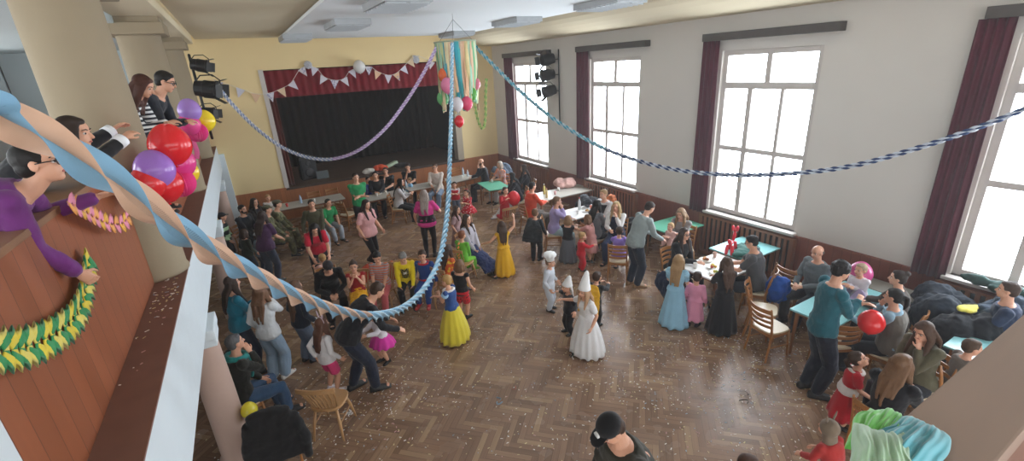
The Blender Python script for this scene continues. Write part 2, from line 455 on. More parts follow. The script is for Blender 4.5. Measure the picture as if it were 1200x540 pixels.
bm = BM(); box(bm, XL, -1.25, YS-.012, YS-.002, 2.54, 5.2); struct('wall_gallery_end', bm, M_blueish)
# gallery slab, fascia, ledge, parapet
bm = BM(); box(bm, GX-.06, GX, .6, YS-.01, 1.87, 2.52); struct('trim_gallery_fascia', bm, M_fascia)
bm = BM(); box(bm, XL, GX-.06, .6, YS-.01, 2.3, 2.52); box(bm, XL, GX+.002, .6, YS-.01, 2.52, 2.535); struct('floor_gallery', bm, M_ledge)
bm = BM(); box(bm, -1.12, -1.05, 2.22, YS-.01, 2.535, 3.62); struct('wall_parapet', bm, M_parapet)
bm = BM(); box(bm, -1.36, -1.045, 2.22, YS-.01, 3.62, 3.66, .008); struct('trim_parapet_cap', bm, M_cap)
bm = BM(); box(bm, -1.5, -1.04, .5, 2.22, 0, 3.66, .01); struct('pillar_corner', bm, M_fascia)
for y in (1.3, 5.45, 9.6, 13.75):
    if y > 2:
        bm = BM(); n = 36
        lathe(bm, [(.315, 2.535), (.315, 2.56), (.3, 2.58), (.3, 3.6), (.285, 5.0), (.29, 5.03)], n, (-1.1, y, 0))
        struct('column_gallery', bm, M_col, None, True)
        bm = BM(); box(bm, -1.46, -.72, y-.37, y+.37, 5.03, 5.2, .02); box(bm, -1.42, -.76, y-.33, y+.33, 5.2, 5.29, .01); struct('column_capital', bm, M_col)
    if y < 12 or True:
        bm = BM(); lathe(bm, [(.2, 0), (.2, .1), (.17, .14), (.165, 1.0), (.15, 1.62), (.15, 1.66)], 28, (-.9, y, 0)); struct('column_lower', bm, M_pink, None, True)
        bm = BM(); box(bm, -1.12, -.74, y-.2, y+.2, 1.66, 1.75, .01); box(bm, -1.14, -.73, y-.24, y+.24, 1.75, 1.87, .015); struct('column_lower_capital', bm, M_fascia)
bm = BM(); box(bm, GX-.4, -.66, YS-.14, YS-.001, 0, 2.3, .01); struct('pillar_stage_wall', bm, M_fascia)
# rail cap of the back gallery right below the camera
M_backcap = wood('worn grey brown rail cap', '#8c7667', 1.4, 'X', .6)
bm = BM(); box(bm, -1.0, XW, .112, .235, 3.6, 3.65, .004); struct('trim_back_rail_cap', bm, M_backcap)
bm = BM(); box(bm, -1.0, XW, .13, .2, 2.53, 3.6); struct('wall_back_parapet', bm, simple('brown parapet paint', '#6b4a3a', .7))
bm = BM(); box(bm, -1.5, XW, -3, .3, 2.3, 2.53); struct('floor_back_gallery', bm, M_ledge)
# ================================================================= FURNITURE
M_chair = wood('varnished beech', '#a8703c', 1.5, 'Z', .35, var=.18)
M_chair2 = wood('pale beech', '#b58a5c', 1.5, 'Z', .35, var=.18)
M_seatpale = simple('pale seat ply', '#d8c7a8', .3, var=.06)
def chair_ladder():
    """dining chair, four curved horizontal back slats; faces +Y, back at -Y"""
    t = thing('dining_chair', 'x', 'chair')
    s = BM()
    rings = []
    for z, k in ((.43, .97), (.437, 1.0), (.452, 1.0), (.459, .97)):
        rings.append([Vector((x*k, y*k, z)) for x, y in [(.2*math.copysign(abs(math.cos(a))**.55, math.cos(a)) * (1+.06*math.sin(a)), .2*math.copysign(abs(math.sin(a))**.55, math.sin(a))) for a in [2*PI*i/28 for i in range(28)]]])
    loft(s, rings); finish('seat', s, M_seatpale, t)
    for sx in (-1, 1):
        l = BM(); tube(l, [(sx*.17, .16, .43), (sx*.185, .19, 0.0)], [.02, .014], 8, dome=False); finish('leg', l, M_chair, t, True)
        l = BM(); tube(l, [(sx*.19, -.235, 0), (sx*.18, -.185, .25), (sx*.178, -.175, .45), (sx*.182, -.215, .7), (sx*.185, -.26, .87)], [(.014, .018), (.016, .02), (.016, .02), (.014, .018), (.012, .015)], 8); finish('leg', l, M_chair, t, True)
    top = None
    for z, d in ((.82, -.25), (.56, -.19), (.645, -.205), (.73, -.225)):
        b = BM(); hh = .022 if z < .8 else .032
        rings = []
        for i in range(9):
            u = i/8*2-1; y = d - .05*(1-u*u)
            rings.append([Vector((u*.18, y+dy, z+dz)) for dy, dz in ((-.007, -hh), (.007, -hh), (.007-.003, hh), (-.007-.003, hh))])
        loft(b, rings); o = finish('back_slat' if top else 'backrest', b, M_chair, top or t); top = top or o
    a = BM()
    box(a, -.165, .165, .15, .17, .375, .43, .004); box(a, -.165, .165, -.18, -.16, .375, .43, .004)
    box(a, -.185, -.168, -.165, .16, .375, .43, .004); box(a, .168, .185, -.165, .16, .375, .43, .004)
    finish('seat_frame', a, M_chair, t)
    for sx in (-1, 1):
        r = BM(); tube(r, [(sx*.182, .175, .2), (sx*.183, -.19, .22)], .009, 8); finish('stretcher', r, M_chair, t, True)
    return t
def chair_spindle():
    """saddle seat chair with a fan of spindles in a curved top rail"""
    t = thing('spindle_chair', 'x', 'chair')
    s = BM(); rings = []
    for z, k in ((.425, .93), (.432, 1), (.45, 1), (.458, .96)):
        rings.append([Vector((x*k, y*k, z)) for x, y in [(.21*math.copysign(abs(math.cos(a))**.7, math.cos(a)), .205*math.copysign(abs(math.sin(a))**.7, math.sin(a))) for a in [2*PI*i/32 for i in range(32)]]])
    loft(s, rings); finish('seat', s, M_chair2, t)
    for sx in (-1, 1):
        for sy, dy in ((1, .0), (-1, -.03)):
            l = BM(); tube(l, [(sx*.13, sy*.13, .43), (sx*.165, sy*.17+dy*.5, .22), (sx*.19, sy*.2+dy, 0)], [.016, .02, .012], 10, dome=False); finish('leg', l, M_chair2, t, True)
    b = BM(); rings = []
    for i in range(13):
        u = i/12*2-1; y = -.315+.05*u*u; c = Vector((u*.235, y, .815-.012*u*u))
        rings.append([c+Vector((0, dy, dz)) for dy, dz in ((-.011, -.03), (.011, -.03), (.009, .03), (-.011, .03))])
    loft(b, rings); rail = finish('backrest', b, M_chair2, t)
    for i in range(8):
        u = i/7*2-1
        b = BM(); y1 = -.31+.05*u*u
        tube(b, [(u*.145, -.165+.035*u*u, .45), (u*.185, -.235+.04*u*u, .64), (u*.205, y1, .8)], [(.006, .011), (.007, .015), (.006, .011)], 8, ref=(0, 1, 0)); finish('back_spindle', b, M_chair2, rail, True)
    for sx in (-1, 1):
        r = BM(); tube(r, [(sx*.16, .165, .22), (sx*.165, -.18, .22)], .009, 8); finish('stretcher', r, M_chair2, t, True)
    r = BM(); tube(r, [(-.163, 0, .22), (.163, 0, .22)], .008, 8); finish('stretcher', r, M_chair2, t, True)
    return t
_proto = {}
def rz_of(face): return -math.radians(face)
def chair(kind, x, y, face, label, group=None):
    if kind not in _proto:
        o = _proto[kind] = chair_ladder() if kind == 'ladder' else chair_spindle()
        o.location = (x, y, 0); o.rotation_euler = (0, 0, rz_of(face)); o['label'] = label
        if group: o['group'] = group
        return o
    return dup(_proto[kind], (x, y, 0), rz_of(face), label, group)
GREY_TOP = simple('grey laminate', '#8d8a80', .35, var=.05)
def table(name, label, c, L, Wd, rot, top, h=.75, legm=None, group=None):
    """L along local x, Wd along local y"""
    legm = legm or wood('table frame wood', '#8a5a36', 1.4, 'Z', .45)
    t = thing(name, label, 'table', (c[0], c[1], 0), math.radians(rot), group)
    b = BM(); box(b, -L/2, L/2, -Wd/2, Wd/2, h-.028, h, .006); finish('tabletop', b, top, t)
    a = BM(); i = .06
    box(a, -L/2+i, L/2-i, -Wd/2+i, -Wd/2+i+.02, h-.085, h-.028); box(a, -L/2+i, L/2-i, Wd/2-i-.02, Wd/2-i, h-.085, h-.028)
    box(a, -L/2+i, -L/2+i+.02, -Wd/2+i, Wd/2-i, h-.085, h-.028); box(a, L/2-i-.02, L/2-i, -Wd/2+i, Wd/2-i, h-.085, h-.028)
    finish('apron', a, legm, t)
    for sx in (-1, 1):
        for sy in (-1, 1):
            l = BM(); tube(l, [(sx*(L/2-i-.02), sy*(Wd/2-i-.02), h-.03), (sx*(L/2-i-.01), sy*(Wd/2-i-.01), 0)], [.03, .02], 4, dome=False, ref=(1, 1, 0)); finish('leg', l, legm, t)
    return t
TEAL = simple('turquoise laminate', '#86c2c4', .3, var=.03)
GREEN = simple('mint green laminate', '#63b496', .35, var=.05)
WHITEP = simple('white paper table cover', '#e9e8e4', .6, var=.03)
PALEG = simple('pale grey laminate', '#b4b0a6', .35, var=.04)
table('folding_table', 'long grey table by the stage left end with soldiers beside it', (1.2, 14.6), 2.0, .75, 0, PALEG)
table('folding_table', 'grey table with snacks below the orange bag on the stage', (3.2, 13.75), 1.5, .68, 0, PALEG)
table('folding_table', 'grey table between the man in the white sweater and the mother with a baby', (4.5, 14.05), .9, .7, 0, PALEG)
table('folding_table', 'grey table in the far corner in front of the bearded man', (5.95, 14.15), 1.0, .75, 8, PALEG)
table('folding_table', 'mint green topped table in the far corner beside the woman in white trousers', (6.4, 12.5), .7, 1.15, -8, GREEN)
table('folding_table', 'long grey table against the window wall holding bottles and bags', (7.45, 10.4), 1.9, .8, 0, PALEG)
table('folding_table', 'white covered table between the lilac sweater and the fair haired man', (6.8, 8.6), 1.15, .72, 0, WHITEP)
table('folding_table', 'mint green table behind the standing man in grey', (7.75, 6.55), 1.0, .8, 0, GREEN)
table('folding_table', 'white covered table with fruit and snacks in front of the girl in blue', (6.65, 4.62), 1.0, .8, 0, WHITEP)
table('folding_table', 'pale turquoise table under the window carrying the red balloon animal', (7.75, 4.85), 1.0, .8, 0, TEAL)
table('folding_table', 'turquoise table beside the bald man and the man in teal', (7.0, 2.8), 1.5, .62, 0, TEAL)
table('folding_table', 'grey table running to the wall behind the man in teal', (7.98, 2.6), .42, .75, 0, GREY_TOP)
table('folding_table', 'turquoise table by the coats half hidden by the gallery rail', (7.35, 1.2), 1.0, .75, 0, TEAL)
bm = BM(); box(bm, -.25, .25, -.18, .18, 0, .006, .002)
o = finish('paper_sheet', bm, WHITEP, None, loc=(6.75, 1.2, .751)); o.rotation_euler = (0, 0, .2); tag(o, 'white sheet of paper on the turquoise table beside the gallery rail', 'paper')
# free standing chairs
chair('spindle', .19, 5.33, 32, 'pale wooden spindle back chair held by the girl in pink shorts')
chair('ladder', 6.08, 3.25, 100, 'ladder back chair with a bright pale seat behind the man in the dark t-shirt')
chair('ladder', 6.42, 2.55, 30, 'ladder back chair pushed against the turquoise table near the man in teal')
chair('ladder', 6.45, 3.6, 150, 'wooden chair at the end of the turquoise table in front of the bald man')
chair('ladder', 2.1, 13.55, 60, 'empty wooden chair near the boy in the green t-shirt')
chair('ladder', 1.45, 15.1, 180, 'wooden chair against the stage front behind the soldiers, nearer the cream wall')
chair('ladder', 2.0, 15.1, 180, 'wooden chair against the stage front behind the boy in green')
chair('ladder', 6.35, 15.1, 180, 'wooden chair against the wainscot behind the far corner table')
chair('ladder', 7.55, 3.75, 100, 'wooden chair by the radiator cover near the bald man')
chair('ladder', 7.4, 6.0, 200, 'wooden chair behind the woman with glasses')
chair('ladder', 7.7, 1.75, 190, 'wooden chair in front of the coats pile')
chair('ladder', -.4, 5.1, 10, 'wooden chair hidden under a black coat beside the lower column')
# black coat over that chair
def remeshed(name, bm, mat, parent=None, vox=.012, smooth=3, disp=0, dscale=.15, loc=None):
    o = finish(name, bm, mat, parent, True, loc)
    m = o.modifiers.new('r', 'REMESH'); m.mode = 'VOXEL'; m.voxel_size = vox; m.use_smooth_shade = True
    if smooth:
        s = o.modifiers.new('s', 'SMOOTH'); s.factor = .5; s.iterations = smooth
    if disp:
        key = 'cl%.3f' % dscale; tx = bpy.data.textures.get(key)
        if tx is None:
            tx = bpy.data.textures.new(key, 'CLOUDS'); tx.noise_scale = dscale; tx.noise_depth = 2
        d = o.modifiers.new('d', 'DISPLACE'); d.texture = tx; d.strength = disp; d.mid_level = .5; d.texture_coords = 'LOCAL'
    return o
b = BM()
tube(b, [(0, -.24, .28), (0, -.25, .6), (0, -.26, .93)], [(.27, .06), (.25, .065), (.22, .06)], 16, ref=(1, 0, 0), e=3)
tube(b, [(0, -.24, .92), (0, -.12, .62), (0, .12, .5)], [(.2, .04), (.22, .05), (.21, .05)], 16, ref=(1, 0, 0), e=3)
tube(b, [(-.22, -.24, .8), (-.3, -.26, .5), (-.3, -.25, .2)], [.06, .055, .05], 10); tube(b, [(.22, -.24, .8), (.3, -.26, .5), (.28, -.25, .22)], [.06, .055, .05], 10)
o = remeshed('black_coat', b, fabric('#141416'), None, .014, 3, .03, .12, (-.4, 5.1, 0)); o.rotation_euler = (0, 0, rz_of(10))
tag(o, 'black coat draped over a chair beside the lower column', 'coat')
# ---------------------------------------------------------------- things on tables
def bottle(p, label, col, capc, h=.28, group='bottles on the tables'):
    t = thing('bottle', label, 'bottle', p, 0, group)
    b = BM(); lathe(b, [(.034, 0), (.037, .01), (.037, h*.6), (.03, h*.72), (.013, h*.85), (.013, h*.93)], 14); finish('body', b, simple('bottle ' + col, col, .15, var=.03), t, True)
    b = BM(); lathe(b, [(.015, h*.92), (.015, h), (.013, h*1.005)], 12); finish('cap', b, simple('cap ' + capc, capc, .4), t)
def cup(p, label, col, group='cups on the tables'):
    b = BM(); lathe(b, [(.026, 0), (.036, .1), (.033, .1), (.024, .008)], 14); o = finish('cup', b, simple('cup ' + col, col, .35), None, True, p); tag(o, label, 'cup', group)
def plate(p, label, col, foods):
    t = thing('plate', label, 'plate', p, 0, 'plates of food')
    b = BM(); lathe(b, [(.06, 0), (.1, .012), (.115, .02), (.112, .022), (.06, .008)], 20); finish('dish', b, simple('plate ' + col, col, .3), t, True)
    for i, fc in enumerate(foods):
        a = i*2.4; r = .028*math.sqrt(i); b = BM(); ball(b, (r*math.cos(a), r*math.sin(a), .035), (.03, .026, .024), 10, 6); finish('snack', b, simple('food ' + fc, fc, .6), t, True)
bottle((7.0, 10.55, .75), 'clear bottle with a yellow label beside the man in orange', '#c9b86a', '#d8d8d8', .3)
bottle((6.85, 10.2, .75), 'pale juice bottle near the red balloon', '#d7c58f', '#c24a2e', .27)
bottle((6.85, 8.75, .75), 'bottle with a red cap behind the lilac sweater table', '#d7dcdc', '#c03a3a', .32)
bottle((6.2, 14.35, .75), 'clear water bottle on the corner table, taller one', '#b9c8d4', '#4a78b8', .3)
bottle((6.3, 14.2, .75), 'clear water bottle on the corner table, shorter one', '#c4d0d8', '#e8e8e8', .22)
bottle((1.0, 14.6, .75), 'water bottle with blue label on the soldiers table', '#a9bfd6', '#3f68a8', .25)
bottle((4.1, 14.15, .75), 'water bottle beside the baby on the stage front table', '#b9c8d4', '#4a78b8', .24)
for i, (x, y, c, l) in enumerate([(7.2, 10.3, '#d8a0a0', 'pink cup on the long window wall table'), (7.5, 10.55, '#e8e6e0', 'white cup on the long window wall table'), (6.6, 8.5, '#e8e6e0', 'white cup on the lilac sweater table'), (7.1, 8.6, '#c86a50', 'orange red cup on the lilac sweater table'),
        (3.05, 13.75, '#e8e6e0', 'white cup among the snacks below the stage'), (3.35, 13.85, '#e8d9c8', 'cream cup among the snacks below the stage'), (3.6, 13.7, '#dfe3e6', 'pale cup at the edge of the stage front table'), (1.35, 14.45, '#e8e6e0', 'white cup on the soldiers table'), (.6, 14.45, '#c83a35', 'red cup on the soldiers table'),
        (6.5, 12.8, '#e8e6e0', 'white cup on the far green table'), (6.3, 4.8, '#e8e6e0', 'white cup in front of the woman with glasses'), (6.95, 4.9, '#d8b0a0', 'pinkish cup behind the fruit plate'), (6.05, 14.1, '#e4e4e0', 'white cup before the bearded man')]):
    cup((x, y, .75), l, c)
plate((6.9, 8.5, .75), 'plate of pastries on the lilac sweater table', '#efece6', ['#c79a55', '#b98845', '#d8b470', '#c28a4a'])
plate((6.55, 4.62, .757), 'plate of yellow fruit and sweets in front of the girl in black', '#efece6', ['#e0c840', '#d8b838', '#c8a040', '#e5d678', '#b04838'])
plate((6.7, 4.9, .757), 'plate of sliced cake near the woman with glasses', '#e6dfd2', ['#a8683c', '#c98a50', '#8e5030', '#d8a868'])
plate((6.4, 4.45, .757), 'plate of green and yellow snacks at the table edge behind the pink toddler', '#efece6', ['#a8b048', '#d0c050', '#8a9a3c'])
plate((3.15, 13.95, .757), 'plate of snacks on the stage front table', '#efece6', ['#c8a070', '#b88858', '#d8b888'])
def bundle(name, label, cat, c, r, col, seed, disp=.06, vox=.018):
    rnd = random.Random(seed); b = BM()
    for i in range(6):
        ball(b, (rnd.uniform(-.5, .5)*r[0], rnd.uniform(-.5, .5)*r[1], r[2]*rnd.uniform(.35, .6)), (r[0]*rnd.uniform(.5, .7), r[1]*rnd.uniform(.5, .7), r[2]*rnd.uniform(.33, .5)), 14, 10)
    o = remeshed(name, b, fabric(col), None, vox, 2, disp, .1, c); return tag(o, label, cat)
bundle('pink_bag', 'pink beige bag lying on the window wall table by the wainscot', 'bag', (7.85, 10.75, .75), (.35, .22, .32), '#c9a096', 1)
bundle('dark_bag', 'dark handbag on the lilac sweater table', 'bag', (7.15, 8.8, .75), (.16, .12, .24), '#2d3238', 2)
bundle('orange_feathers', 'tangle of orange feathers heaped behind the white covered table', 'feather boa', (7.85, 8.75, .0), (.25, .18, .95), '#c9703c', 3, .14)
bundle('dark_green_cloth', 'dark green cloth bundle under the red balloon animal', 'cloth', (7.52, 4.75, .75), (.36, .2, .12), '#1f5a50', 4, .05)
for i, (c, r, col, l) in enumerate([((7.85, 1.95, .45), (.42, .4, .6), '#1c2733', 'dark navy coat heaped on a chair under the nearest window'), ((7.6, 1.55, .42), (.48, .36, .55), '#14181f', 'black coat slung over the chair by the turquoise table'), ((7.85, 1.2, .5), (.34, .42, .65), '#27394a', 'slate blue jacket on top of the coat pile'),
        ((8.22, 1.55, 1.05), (.12, .4, .16), '#274640', 'dark green scarf on the sill of the nearest window'), ((7.75, 2.35, .0), (.28, .2, .75), '#8aa0a4', 'pale grey blue jacket hanging by the wide curtain'), ((7.8, 9.55, .0), (.35, .3, .8), '#23262b', 'dark coats on chairs between the lilac sweater and the wall'), ((7.65, 7.6, 0), (.4, .3, .85), '#1a1d22', 'black jackets hanging behind the blonde woman in a vest'), ((7.55, 13.9, .0), (.5, .4, 1.0), '#3a4654', 'dark blue coats on chairs in the far corner'), ((5.9, 4.95, .25), (.2, .26, .55), '#1b2a44', 'navy coat with a blue lining hanging behind the woman with glasses'), ((7.0, 3.72, .3), (.17, .2, .55), '#1d4fa0', 'bright blue jacket hung on the chair of the man in the dark t-shirt')]):
    bundle('coat', l, 'coat', c, r, col, 20+i, .07, .02)
bundle('jacket', 'orange red jacket hung over the chair back beside the girl in stripes', 'jacket', (1.42, 8.52, .42), (.2, .1, .4), '#b8442c', 60, .04)
bundle('jacket', 'dark orange jacket hung between the girl in stripes and the boy in yellow', 'jacket', (1.93, 8.4, .42), (.16, .1, .4), '#b35a2e', 61, .04)
bundle('yellow_cloth', 'yellow and white cloth on top of the dark coats', 'cloth', (7.62, 1.62, .95), (.16, .1, .07), '#d8cf5a', 41, .03, .012)
# ---------------------------------------------------------------- things on the stage
t = thing('loudspeaker', 'black loudspeaker standing on the stage behind the white trim', 'speaker', (1.55, 16.85, 1.0), .25)
b = BM(); loft(b, [[Vector((x*k, y*k+dy, z)) for x, y in ((-.26, -.2), (.26, -.2), (.2, .2), (-.2, .2))] for z, k, dy in ((0, .97, 0), (.03, 1, 0), (.72, 1, 0), (.76, .95, 0))]); finish('cabinet', b, M_metal, t)
b = BM(); box(b, -.22, .22, -.225, -.2, .05, .7, .008); gr = finish('grille', b, simple('speaker grille', '#15161a', .7), t)
for z, r in ((.24, .15), (.55, .08)):
    b = BM(); lathe(b, [(r, 0), (r, .012), (r*.6, .004), (r*.2, .012)], 24); bmesh.ops.transform(b, matrix=Matrix.Translation((0, -.226, z)) @ Matrix.Rotation(PI/2, 4, 'X'), verts=b.verts[:]); finish('cone', b, simple('cone', '#222226', .5), gr, True)
t = thing('laptop', 'open laptop with a pale lit screen on the stage edge', 'laptop', (1.98, 16.6, 1.0), PI-.1)
b = BM(); box(b, -.19, .19, -.13, .13, 0, .02, .004); finish('keyboard_base', b, simple('laptop grey', '#5c6468', .4), t)
b = BM(); box(b, -.19, .19, .13, .145, .015, .27, .004); ld_ = finish('lid', b, simple('laptop grey', '#5c6468', .4), t)
ms = NT('screen'); ms.b.inputs['Emission Color'].default_value = lin('#9fc4c0'); ms.b.inputs['Emission Strength'].default_value = .35; ms.color(lin('#5d7d7c'))
b = BM(); box(b, -.17, .17, .126, .13, .035, .255); finish('screen', b, ms.m, ld_)
bundle('orange_bag', 'orange red bag lying on the stage edge', 'bag', (3.85, 16.25, 1.0), (.25, .15, .22), '#d8502c', 50, .04, .014)
bundle('white_bag', 'small white bag on the stage edge beside the orange bag', 'bag', (3.4, 16.05, 1.0), (.2, .13, .18), '#cfc8bc', 51, .03, .014)
bundle('black_bag', 'black bag on the stage edge behind the seated men', 'bag', (4.6, 16.2, 1.0), (.3, .2, .18), '#1a1a1c', 52, .03, .014)
b = BM(); box(b, -.32, .32, -.09, .09, 0, .09, .02); o = finish('keyboard_case', b, simple('white green case', '#c3d6b8', .5), None, loc=(4.3, 16.55, 1.04)); o.rotation_euler = (0, -.22, .35); tag(o, 'white and green long case leaning on the stage behind the orange bag', 'case')
# ================================================================= PEOPLE
def interp(tab, x):
    if x <= tab[0][0]: return tab[0][1:] if len(tab[0]) > 2 else tab[0][1]
    for p, q in zip(tab, tab[1:]):
        if x <= q[0]:
            t = (x-p[0])/(q[0]-p[0]); r = tuple(a+(b-a)*t for a, b in zip(p[1:], q[1:]))
            return r if len(r) > 1 else r[0]
    return tab[-1][1:] if len(tab[-1]) > 2 else tab[-1][1]
TORSO_M = [(-.14, .05, .05), (-.06, .085, .066), (0, .096, .07), (.15, .092, .066), (.38, .082, .06), (.6, .092, .066), (.75, .1, .07), (.88, .095, .062), (.95, .07, .05), (1.0, .04, .04)]
TORSO_F = [(-.14, .05, .05), (-.06, .09, .068), (0, .1, .073), (.15, .094, .066), (.38, .072, .055), (.6, .084, .066), (.75, .09, .072), (.88, .085, .056), (.95, .06, .046), (1.0, .035, .036)]
ARM = dict(down=(.2, .06, -.93), relaxed=(.22, .2, -.85), lap=(-.22, .6, -.55), table=(-.25, .72, -.42), cross=(-.5, .38, -.5), mouth=(-.42, .42, .05), chin=(-.42, .42, -.08), up=(.2, .35, .85), upout=(.5, .35, .7),
           fwd=(-.1, .9, -.2), fwddown=(.0, .55, -.75), reach=(0, .95, .05), out=(.7, .3, -.5), hold=(-.4, .55, -.3), knee=(.02, .72, -.62), hip=(.28, -.02, -.6), behind=(-.1, -.3, -.8), hang=(.05, .25, -.95), head=(-.2, .05, .42), side=(.85, .1, -.35), clasp=(-.5, .6, -.38), rail=(-.1, .7, -.25), beard=(-.5, .45, .02))
def ik(a, t, l1, l2, pole):
    d = t - a; L = d.length; m = (l1+l2)*.995
    if L > m: d = d*(m/L); L = m; t = a + d
    if L < abs(l1-l2)+1e-3: L = abs(l1-l2)+1e-3
    x = (l1*l1 - l2*l2 + L*L)/(2*L); h = math.sqrt(max(0, l1*l1-x*x)); dn = d.normalized()
    p = pole - dn*pole.dot(dn)
    if p.length < 1e-4: p = Vector((0, 0, 1)) - dn*dn.z
    return a + dn*x + p.normalized()*h, t
EYE_MATS = [simple('eye white', '#d8d2cc', .2, var=.02), simple('dark iris', '#1d1512', .15, var=.02)]
_eye = None
def eye_mesh():
    global _eye
    if _eye is None:
        bm = BM(); ball(bm, (0, 0, 0), 1.0, 12, 10)
        for f in bm.faces:
            c = f.calc_center_median()
            f.material_index = 1 if c.y > .5 and c.x*c.x+c.z*c.z < .6 else 0
            f.smooth = True
        _eye = bpy.data.meshes.new('eye'); bm.to_mesh(_eye); bm.free()
        for m in EYE_MATS: _eye.materials.append(m)
    return _eye
LIP = simple('lips', '#a85a52', .4, var=.05)
class Pers: pass
PEOPLE = []
def person(label, hp, H, rf, pose='stand', lean=None, arms='down', head=(0, 0, 0), hair=('short', '#2b211b'), top=('long', '#333333'), bot=('trousers', '#22252c'),
           shoes='#1b1a1a', skin='#d3a184', Y=None, base=0.0, seat=None, fem=False, fat=1.0, twist=0, acc=(), group=None, face=True, legs=None, face_abs=None, vox=None, xyz=None, feet=None):
    p = Pers(); p.H = H
    hh = interp([(.6, .165), (.9, .187), (1.2, .203), (1.5, .218), (1.75, .228), (1.9, .235)], H)
    lr = interp([(.6, .38), (.9, .43), (1.2, .47), (1.5, .5), (1.75, .515)], H)
    k = interp([(.6, 1.3), (.9, 1.17), (1.2, 1.04), (1.5, .97), (1.75, 1.0)], H)
    p.hh = hh; p.k = k; hz = lr*H; T = H*.97 - hh - hz
    th, sh, ah = hz*.49, hz*.43, hz*.08
    if lean is None: lean = {'stand': 4, 'walk': 7, 'sit': 6, 'crouch': 35, 'bend': 70, 'kneel': 10, 'squat': 25}[pose]
    lr_ = math.radians(lean); tw = math.radians(twist)
    if pose in ('stand', 'walk', 'bend'): pz = hz*(.99 if pose == 'stand' else .965)
    elif pose == 'sit': pz = (seat if seat is not None else .46) + .044*H
    elif pose == 'crouch' or pose == 'squat': pz = .2*H
    else: pz = th + .04*H
    py = -.5*T*math.sin(lr_)*.6 if pose == 'bend' else 0
    P0 = Vector((0, py, pz))
    # spine
    spine = []; pos = P0.copy(); n = 20
    def ang(s): return lr_*(.55+.75*max(0, s))
    for i in range(n+1):
        s = i/n; spine.append(pos.copy()); a = ang(s)
        pos = pos + Vector((0, math.sin(a), math.cos(a)))*(T/n)
    def sp(s):
        if s < 0:
            a = ang(0); return P0 + Vector((0, math.sin(a), math.cos(a)))*(T*s)
        f = min(s, 1)*n; i = min(int(f), n-1); return spine[i].lerp(spine[i+1], f-i)
    def axes(s):
        a = ang(min(max(s, 0), 1)); t = tw*max(0, min(1, s))
        f = Vector((0, math.cos(a), -math.sin(a))); u = Vector((0, math.sin(a), math.cos(a))); r = Vector((1, 0, 0))
        q = Quaternion(u, -t); return q @ r, q @ f, u
    p.sp, p.axes, p.T, p.P0 = sp, axes, T, P0
    tab = TORSO_F if fem else TORSO_M
    def tor(s):
        a, b = interp(tab, s)
        if s < .8: a *= 1+(fat-1)*.8; b *= fat
        return a*H*k, b*H*k
    p.tor = tor
    nb = sp(1.0); rC, fC, uC = axes(.9)
    # head
    a = lr_*.75; nv = Vector((0, math.sin(a)*.95+.12, math.cos(a))).normalized()
    pit, yaw, til = (math.radians(v) for v in head)
    Q = Quaternion((0, 0, 1), -yaw - tw) @ Quaternion((1, 0, 0), -pit) @ Quaternion((0, 1, 0), til)
    p.hr, p.hf, p.hu = Q @ Vector((1, 0, 0)), Q @ Vector((0, 1, 0)), Q @ Vector((0, 0, 1)); p.Q = Q
    hb = nb + nv*.03*H
    p.hc = hb + (nv*.45 + p.hu*.55).normalized()*hh*.5 + p.hf*hh*.06
    HPt = lambda x, y, z: p.hc + (p.hr*x + p.hf*y + p.hu*z)*hh
    p.hp = HPt; p.nb = nb
    # legs
    hw = .052*H*k; Hp = {}; K = {}; A = {}; footdir = {}
    for sx in (-1, 1):
        h0 = P0 + Vector((sx*hw, 0, -.01*H))
        if legs is not None: fx, fy, fz = legs[0 if sx < 0 else 1]; ft = Vector((sx*hw + fx*H, fy*H, max(ah, ah+fz*H)))
        elif pose == 'sit':
            drop = max(ah, pz - .06*H - sh*.98); ft = Vector((sx*hw*1.35, th*.98 + .02, drop if drop > ah+.03 else ah))
        elif pose == 'walk': ft = Vector((sx*hw, sx*.12*H, ah + (.03*H if sx < 0 else 0)))
        elif pose in ('crouch', 'squat'): ft = Vector((sx*hw*1.8, .06*H, ah))
        elif pose == 'kneel': ft = Vector((sx*hw*1.2, -.24*H, ah*.9))
        else: ft = Vector((sx*hw*1.05, .0 + sx*.012*H, ah))
        if pose == 'bend': ft = Vector((sx*hw*1.3, -.02*H + sx*.07*H, ah))
        pole = Vector((sx*.18, 1, .35 if pose != 'kneel' else -.6))
        K[sx], A[sx] = ik(h0, ft, th, sh, pole); Hp[sx] = h0
        footdir[sx] = Vector((sx*.22, 1, -.15 if A[sx].z > ah*1.6 else 0)).normalized() if pose != 'kneel' else Vector((0, -.4, -.9))
    p.Hp, p.K, p.A = Hp, K, A
    # arms
    ul, fl = .168*H*(.95 if k > 1.05 else 1), .148*H*(.95 if k > 1.05 else 1); al = ul+fl; hl = hh*.72
    sw = (.096 if fem else .106)*H*(k if k < 1.1 else 1.08)
    S = {}; E = {}; Wr = {}
    arr = arms if isinstance(arms, (tuple, list)) and not isinstance(arms[0], (int, float)) else (arms, arms)
    for sx, spec in ((-1, arr[0]), (1, arr[1])):
        s0 = sp(.9) + rC*(sx*sw)
        v = ARM[spec] if isinstance(spec, str) else spec
        tgt = s0 + Vector((sx*v[0], v[1], v[2]))*al
        if spec in ('mouth', 'chin', 'beard'): tgt = HPt(sx*.2, .36, {'mouth': -.42, 'chin': -.6, 'beard': -.5}[spec]) + Vector((0, .02, -hl*.45))
        elif spec == 'clasp': tgt = sp(.4) + axes(.4)[1]*.2*H + rC*(sx*.035*H)
        elif spec == 'lap': tgt = Hp[sx].lerp(K[sx], .72) + Vector((-sx*.02*H, 0, .055*H))
        elif spec == 'knee': tgt = K[sx] + Vector((0, -.03*H, .05*H))
        elif spec == 'table' and pose == 'sit' and H > 1.3: tgt.z = .8 + .01*sx
